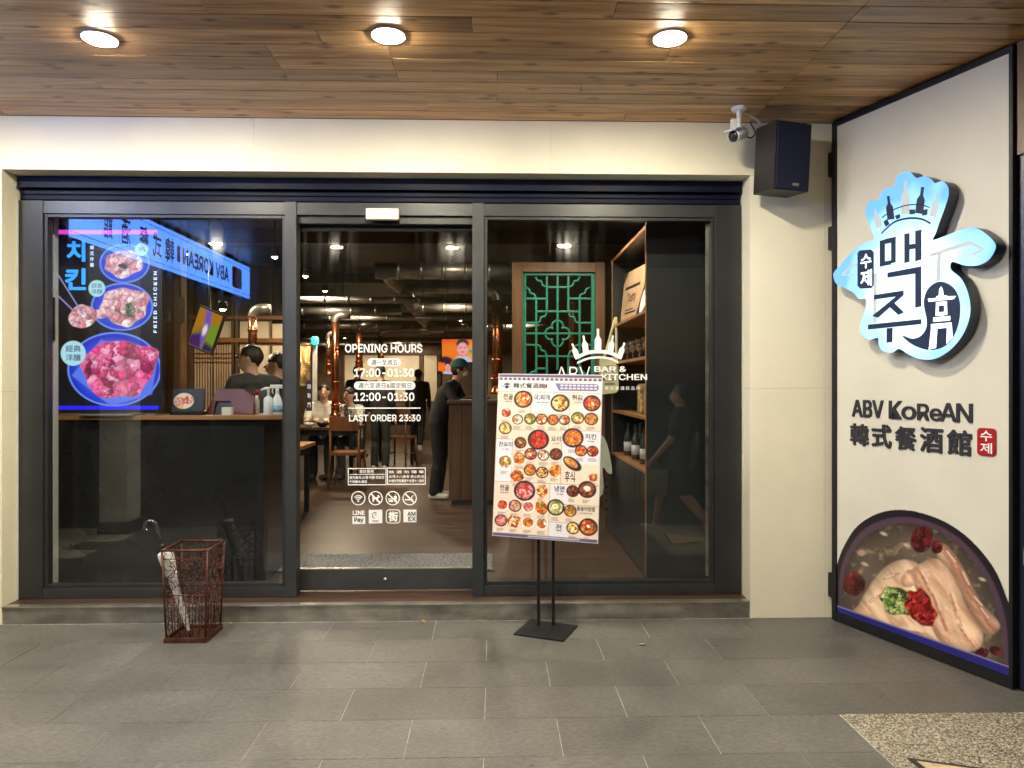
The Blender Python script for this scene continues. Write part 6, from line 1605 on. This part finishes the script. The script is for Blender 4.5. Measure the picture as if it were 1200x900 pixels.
for k in range(3):
    y_ = YK0 + .12 + k * .24; c = Vector((XK + .12, y_, zk[3])); t = thing('snack_bag', c, ['patterned snack packet on the third shelf nearest its end panel', 'patterned snack packet in the middle of the third shelf', 'patterned snack packet deepest along the third shelf'][k], 'packet', 'packets on the shelf')
    MB().box(c + Vector((-.05, -.08, 0)), c + Vector((.05, .08, .24)), bev=.02).build('pouch', M('snack_print', (.5, .33, .14), .4, var=.6, scale=25), t)

# --- tote bag and apron hung on the timber frame
tb = thing('tote_bag', P(708, 430, 6.35), 'cream cloth tote bag hanging beside the bottle shelf', 'bag')
YT = 6.35; TOTE = M('cream_canvas', (.62, .58, .36), .8, var=.1, scale=14, bump=.3, bscale=120)
def q5(x, y): return (550 + x / 3.53, 230 + y / 3.53)
pt6 = YP(YT)
def tq(pts): return [pt6.px(*q5(*p)) for p in pts]
MB().prism(pt6, tq(bez([(541, 672), (575, 668), (612, 670), (614, 740), (612, 805), (575, 816), (545, 812), (540, 740)], 4, True)), -.03, .03).build('body', TOTE, tb)
MB().tube([pt6.w(*q, .01) for q in tq(bez([(556, 672), (575, 610), (600, 515), (606, 512), (608, 600), (606, 672)], 5))], .013, 8).build('strap', TOTE, tb)
mb = MB()
for k in range(5): a = pt6.px(*q5(556, 700 + k * 18)); b_ = pt6.px(*q5(600, 708 + k * 18)); mb.rect(pt6, *a, *b_, .0305, .032)
mb.build('print', M('olive_ink', (.25, .26, .12), .7, var=.1), tb)
ap = thing('apron', P(705, 545, 6.4), 'pale cloth hanging behind the menu board beside the shelf', 'cloth')
pa = YP(6.4); APR = M('pale_linen', (.52, .55, .47), .8, var=.1, scale=8, bump=.4, bscale=14)
MB().prism(pa, [pa.px(*p) for p in bez([(690, 510), (703, 509), (711, 520), (717, 552), (712, 554), (706, 548), (706, 578), (690, 580)], 4, True)], -.02, .02).build('cloth', APR, ap)
MB().tube([pa.w(*pa.px(700, 510), 0), pa.w(*pa.px(702, 470), 0)], .004, 6).build('loop', APR, ap)
# ================================================================== people
SKIN = M('skin', (.56, .33, .23), .5, var=.06, scale=20)
HAIR = M('black_hair', (.012, .010, .010), .4, var=.2, scale=60, bump=.6, bscale=90)
EYE = M('eye_dark', (.01, .008, .008), .2, var=.05)
_cl = {}
def cloth(col, pat=0.0):
    k = (col, pat)
    if k not in _cl: _cl[k] = M('cloth', col, .8, var=.1 + pat, scale=12 if not pat else 30, bump=.35, bscale=16)
    return _cl[k]
STAND = dict(pel=(0, 0, .95), chest=(0, .0, 1.26), neck=(0, .015, 1.45), head=(0, -.012, 1.600),
             hip=(.085, 0, .90), knee=(.095, -.02, .49), ank=(.095, .03, .09), toe=(.11, -.13, .035),
             sh=(.180, .01, 1.39), el=(.225, .04, 1.11), wr=(.225, -.05, .87))
def person(label, loc, face, top, bottom, shoe, pose={}, short=True, shorts=False, scale=1.0, hair='short', group=None, vox=.012, extra=None, pat=0.0, look=0.0):
    """joints are (x, y, z) with -y in front; a key ending in R or L overrides one side"""
    J = {}
    for k, v in STAND.items():
        if k in ('pel', 'chest', 'neck', 'head'): J[k] = Vector(pose.get(k, v))
        else:
            for s_, c in ((1, 'L'), (-1, 'R')):
                q = pose.get(k + c, pose.get(k, v)); q = Vector(q)
                if (k + c) not in pose: q.x *= s_
                J[k + c] = q
    segs = []
    mb = MB()
    def cap(a, b_, r0, r1, tg, n=14):
        a, b_ = Vector(a), Vector(b_); d = b_ - a; L_ = max(d.length, 1e-4); dn = d / L_
        prof = [(r0 * math.sin(R(t)) + 1e-4, -r0 * math.cos(R(t))) for t in (8, 35, 65, 90)] + [(r1 * math.sin(R(t)) + 1e-4, L_ + r1 * -math.cos(R(t))) for t in (90, 115, 145, 172)]
        mb.lathe(a, prof, n, axis=dn); segs.append((a, b_, r0, r1, tg))
    def blob(c, r, tg): mb.sphere(c, r, 0, 2); rr = min(r) if isinstance(r, (tuple, list)) else r; segs.append((Vector(c), Vector(c), rr, rr, tg))
    pel, chest, neck, head = J['pel'], J['chest'], J['neck'], J['head']
    for s_ in (-1, 1):
        o = Vector((s_ * .065, 0, 0)); cap(pel + o, chest + o * 1.05, .098, .108, 'top'); cap(chest + o * .9, neck + o * .8 - Vector((0, 0, .07)), .105, .07, 'top')
        cap(pel + o * .9 - Vector((0, 0, .03)), pel + o * .8 + Vector((0, 0, .03)), .105, .10, 'bot')
    cap(J['shL'], J['shR'], .062, .062, 'top')
    cap(neck - Vector((0, 0, .05)), neck.lerp(head, .7), .058, .056, 'skin')
    for c in 'LR': cap(neck - Vector((0, 0, .035)), J['sh' + c] + Vector((0, 0, .012)), .062, .058, 'top')
    for c in 'LR':
        hp, kn, an, to = J['hip' + c], J['knee' + c], J['ank' + c], J['toe' + c]
        if shorts: cap(hp, hp.lerp(kn, .8), .098, .088, 'bot'); cap(hp.lerp(kn, .8), kn, .062, .056, 'skin')
        else: cap(hp, kn, .092, .066, 'bot')
        cap(kn, kn.lerp(an, .35), .056, .060, 'skin' if shorts else 'bot'); cap(kn.lerp(an, .35), an, .060, .04, 'skin' if shorts else 'bot')
        if not shorts: cap(kn.lerp(an, .3), an, .066, .062, 'bot')
        heel = an + (an - to).normalized() * .03; heel.z = to.z + .01
        cap(heel + Vector((0, 0, -.01)), to, .042, .036, 'shoe'); cap(an, heel, .045, .042, 'shoe')
        sh, el, wr = J['sh' + c], J['el' + c], J['wr' + c]
        if short: cap(sh, sh.lerp(el, .7), .068, .060, 'top'); cap(sh.lerp(el, .7), el, .044, .041, 'skin'); cap(el, wr, .041, .028, 'skin')
        else: cap(sh, el, .064, .050, 'top'); cap(el, el.lerp(wr, .92), .048, .038, 'top'); cap(el.lerp(wr, .9), wr, .028, .027, 'skin')
        d = (wr - el).normalized(); sd = d.cross(Vector((0, 1, .2))).normalized(); up = sd.cross(d)
        pm = wr + d * .05; cap(wr, wr + d * .075, .027, .034, 'skin')
        for k in range(4):
            b0 = wr + d * .085 + up * ((k - 1.5) * .019); l_ = (.055, .066, .062, .048)[k]
            b1 = b0 + d * l_ * .55; b2 = b1 + (d * .8 + sd * .5 * (1 if c == 'L' else -1)).normalized() * l_ * .5
            cap(b0, b1, .0098, .0092, 'skin', 8); cap(b1, b2, .0092, .008, 'skin', 8)
        t0 = wr + d * .03 + up * .03; cap(t0, t0 + (d * .7 + up * .6).normalized() * .055, .012, .009, 'skin', 8)
    # head, turned by look
    mr = Matrix.Rotation(look, 3, 'Z')
    def hp_(x, y, z): return head + mr @ Vector((x, y, z))
    blob(head, (.076, .088, .108), 'skin')
    blob(hp_(0, -.028, -.060), (.050, .050, .050), 'skin')
    cap(hp_(0, -.083, .012), hp_(0, -.100, -.022), .010, .014, 'skin', 8)
    for s_ in (-1, 1): blob(hp_(s_ * .076, .008, -.005), (.014, .018, .030), 'skin')
    cap(hp_(-.018, -.088, -.056), hp_(.018, -.088, -.056), .009, .009, 'skin', 8)
    # one continuous skin: fuse the volumes
    me = bpy.data.meshes.new('raw'); me.from_pydata(mb.v, [], mb.f); me.update()
    ob = bpy.data.objects.new('raw', me); C.objects.link(ob)
    rm = ob.modifiers.new('fuse', 'REMESH'); rm.mode = 'VOXEL'; rm.voxel_size = vox
    sm = ob.modifiers.new('soften', 'SMOOTH'); sm.factor = .5; sm.iterations = 2
    dg = bpy.context.evaluated_depsgraph_get()
    nm = bpy.data.meshes.new_from_object(ob.evaluated_get(dg))
    bpy.data.objects.remove(ob); bpy.data.meshes.remove(me)
    n = len(nm.polygons); cen = np.empty(n * 3); nm.polygons.foreach_get('center', cen); cen = cen.reshape(-1, 3)
    best = np.full(n, 1e9); idx = np.zeros(n, np.int32); tags = ['skin', 'top', 'bot', 'shoe']
    for a, b_, r0, r1, tg in segs:
        a_, d_ = np.array(a), np.array(b_ - a); l2 = max(d_ @ d_, 1e-9)
        t = np.clip(((cen - a_) @ d_) / l2, 0, 1)
        dd = np.linalg.norm(cen - a_ - t[:, None] * d_, axis=1) - (r0 + (r1 - r0) * t)
        w = dd < best; best[w] = dd[w]; idx[w] = tags.index(tg)
    nm.materials.clear()
    for m_ in (SKIN, cloth(top, pat), cloth(bottom), cloth(shoe)): nm.materials.append(m_)
    nm.polygons.foreach_set('material_index', idx); nm.polygons.foreach_set('use_smooth', np.ones(n, bool))
    nm.update()
    root = bpy.data.objects.new('person', nm); link(root); root.location = loc; root.rotation_euler = (0, 0, face); root.scale = (scale,) * 3
    tag(root, label, 'person', group)
    def child(name, mb_, m_):
        me_ = bpy.data.meshes.new(name); me_.from_pydata(mb_.v, [], mb_.f); me_.polygons.foreach_set('use_smooth', [True] * len(mb_.f)); me_.materials.append(m_); me_.update()
        o_ = bpy.data.objects.new(name, me_); link(o_, root); return o_
    h = MB(); bm = bmesh.new(); bmesh.ops.create_icosphere(bm, subdivisions=3, radius=1)
    rs_ = random.Random(len(label))
    for v in bm.verts:
        q = v.co.copy(); f_ = 1 + .05 * math.sin(q.x * 17 + q.z * 9) * math.cos(q.y * 13) + rs_.uniform(-.02, .02)
        long_ = .035 if (hair == 'long' and q.z < 0) else 0
        p = Vector((q.x * .084 * f_, .018 + q.y * .094 * f_, .024 + q.z * (.100 + long_) * f_))
        if q.z < 0: p.z = max(p.z, .028 - .125 * min(1, max(0, (q.y + .25) / .7)) - long_)
        v.co = head + mr @ p
    h.bm(bm, 0, True); child('hair', h, HAIR)
    for s_ in (-1, 1): child('eye', MB().sphere(hp_(s_ * .030, -.083, .012), (.010, .005, .005), 0, 1), EYE); child('eyebrow', MB().tube([hp_(s_ * .016, -.090, .032), hp_(s_ * .044, -.082, .033)], .0028, 6), HAIR)
    child('mouth', MB().tube([hp_(-.02, -.0965, -.056), hp_(.02, -.0965, -.056)], .0042, 6), M('lips', (.36, .13, .11), .5, var=.05))
    if extra: extra(child, hp_, J)
    return root
def glasses(child, hp_, J):
    mb = MB()
    for s_ in (-1, 1): mb.tube([hp_(s_ * .032 + .022 * math.cos(R(a)), -.100, .010 + .017 * math.sin(R(a))) for a in range(0, 360, 30)], .0025, 6, closed=True); mb.tube([hp_(s_ * .054, -.098, .012), hp_(s_ * .080, .0, .012)], .0025, 6)
    mb.tube([hp_(-.010, -.101, .012), hp_(.010, -.101, .012)], .0025, 6)
    child('glasses', mb, BLACK_METAL)
def teal_cap(child, hp_, J):
    mb = MB(); bm = bmesh.new(); bmesh.ops.create_icosphere(bm, subdivisions=3, radius=1)
    for v in bm.verts:
        q = v.co; z = q.z * .105 + .042
        v.co = hp_(q.x * .096, .012 + q.y * .108, max(z, .035))
    mb.bm(bm, 0, True)
    mb.add([hp_(x * .07, -.085 - .075 * math.sqrt(max(0, 1 - x * x)), z) for z in (.038, .048) for x in (-1, -.6, -.2, .2, .6, 1)] , [(0, 1, 2, 3, 4, 5), (11, 10, 9, 8, 7, 6)] + [(k, (k + 1) % 6, 6 + (k + 1) % 6, 6 + k) for k in range(6)])
    child('cap', mb, cloth((.03, .16, .16)))
    m2 = MB().sphere(hp_(0, -.050, -.046), (.056, .050, .044), 0, 2); child('face_mask', m2, WHITE_PL)
SITP = dict(pel=(0, .02, .56), chest=(0, -.02, .86), neck=(0, -.04, 1.05), head=(0, -.08, 1.195), hip=(.09, .0, .53), knee=(.11, -.42, .54), ank=(.11, -.40, .10), toe=(.12, -.56, .035),
            sh=(.18, -.03, .99), el=(.24, -.16, .76), wr=(.12, -.36, .80))
WALK = dict(hipL=(.085, 0, .90), kneeL=(.09, -.22, .53), ankL=(.09, -.30, .12), toeL=(.10, -.46, .09), hipR=(-.085, 0, .90), kneeR=(-.09, .08, .50), ankR=(-.09, .36, .20), toeR=(-.10, .28, .06),
            elL=(.22, .14, 1.14), wrL=(.21, .10, .90), elR=(-.22, -.05, 1.12), wrR=(-.20, -.22, .93))
LEAN = dict(chest=(0, -.10, 1.24), neck=(0, -.20, 1.40), head=(0, -.27, 1.53), sh=(.18, -.16, 1.33), el=(.22, -.26, 1.15), wr=(.14, -.48, 1.19))
WORK = dict(head=(0, -.05, 1.585), neck=(0, -.02, 1.445), el=(.22, -.10, 1.12), wr=(.12, -.32, 1.06))
grp = 'people in the dining room'
def stand_at(px, Y): return Vector((X(px, Y), Y, ZS))
person('kitchen worker in glasses and charcoal t-shirt, in profile behind the counter', stand_at(297, 6.0), R(-122), (.045, .047, .048), (.02, .02, .022), (.02, .02, .02), WORK, True, scale=1.02, group=grp, extra=glasses, look=R(34))
person('kitchen worker in black t-shirt beside the one in glasses', stand_at(328, 6.7), R(-112), (.014, .014, .016), (.02, .02, .022), (.02, .02, .02), WORK, True, scale=1.0, group=grp, look=R(30))
zsit = .02
person('smiling diner in a white shirt seated at the long table', Vector((X(380, 11.0), 11.0, ZS)), R(8), (.66, .64, .58), (.03, .03, .035), (.05, .05, .05), SITP, True, scale=1.07, group=grp)
person('diner in a patterned grey shirt seated at the long table', Vector((X(412, 10.9), 10.9, ZS)), R(-24), (.40, .40, .38), (.05, .06, .07), (.05, .05, .05), SITP, True, scale=1.03, group=grp, pat=.5)
person('standing person in black with white shoes beside the long table', stand_at(446, 11.7), R(170), (.014, .014, .016), (.02, .024, .022), (.60, .58, .5), dict(elL=(.23, -.05, 1.14), wrL=(.16, -.25, 1.05)), False, scale=1.0, group=grp)
person('dark haired person in black standing behind the diners', stand_at(419, 13.6), R(160), (.016, .016, .018), (.02, .02, .022), (.03, .03, .03), {}, False, scale=1.02, group=grp)
person('person in a brown top and black trousers walking away down the aisle', stand_at(490, 14.9), R(178), (.085, .065, .052), (.016, .016, .018), (.6, .58, .55), dict(WALK), False, scale=1.0, group=grp)
person('staff in teal cap and face mask leaning over the host stand', stand_at(514, 8.75), R(78), (.020, .021, .022), (.010, .010, .012), (.56, .54, .46), LEAN, False, scale=1.03, group=grp, extra=teal_cap, hair='long')
# passer-by out on the road, mirrored in the right window
def bag(child, hp_, J):
    w = J['wrR']; mb = MB().box(w + Vector((-.03, -.14, -.42)), w + Vector((.03, .14, -.14)), bev=.01); child('carrier_bag', mb, M('olive_bag', (.16, .15, .08), .7, var=.1))
    m2 = MB()
    for dy in (-.08, .08): m2.tube([w + Vector((0, dy * .1, -.07)), w + Vector((0, dy, -.15))], .006, 6)
    child('bag_handle', m2, cloth((.12, .11, .06)))
    m3 = MB(); ps_ = Plane(J['chest'] + Vector((-.08, -.1085, .06)), (1, 0, 0), (0, 0, 1)); put_text(m3, ps_, 'EC', .02, 0, .14, .05, .002, bold=.03); child('shirt_print', m3, M('yellow_print', (.55, .5, .08), .7, var=.05))
XP = 2.09 * 1.0
person('passer-by in black t-shirt and shorts walking along the road with a bag', Vector((X(797, 1000.) / 1000. * 7.75, 2 * YG - 7.75, -.2)), R(-62), (.022, .022, .022), (.03, .03, .03), (.5, .5, .48), WALK, True, True, scale=1.0, vox=.010, extra=bag)

# ================================================================== pieces that belong to a part hang under that part
def nest(root, host, names):
    kids = list(root.children)
    h = next(o for o in kids if o.name.split('.')[0] == host) if isinstance(host, str) else host
    for o in kids:
        if o is not h and o.name.split('.')[0] in names: o.parent = h
nest(door, 'glass_pane', ('opening_hours_lettering', 'lettering_pill', 'day_lettering', 'notice_border', 'notice_lettering', 'pictogram', 'payment_sticker', 'payment_lettering', 'payment_mark', 'door_sticker', 'door_sticker_lettering'))
nest(fr, right_pane, ('crown_emblem', 'name_lettering'))
nest(cc, 'barrel', ('lens_plate', 'lens', 'sun_shield'))
nest(spk, 'grille', ('badge',))
nest(mst, 'board', ('menu_print', 'menu_lettering', 'menu_seal', 'menu_emblem'))
nest(scn, 'screen_picture', ('screen_title', 'screen_lettering', 'badge_lettering'))
nest(lg, 'face', ('dark_print', 'grey_print', 'pagoda_print', 'seal_letters', 'highlight_print'))
nest(sb, 'face', ('lettering', 'seal'))
nest(gb, 'carton', ('box_lettering',))
nest(um, 'canopy', ('strap',))
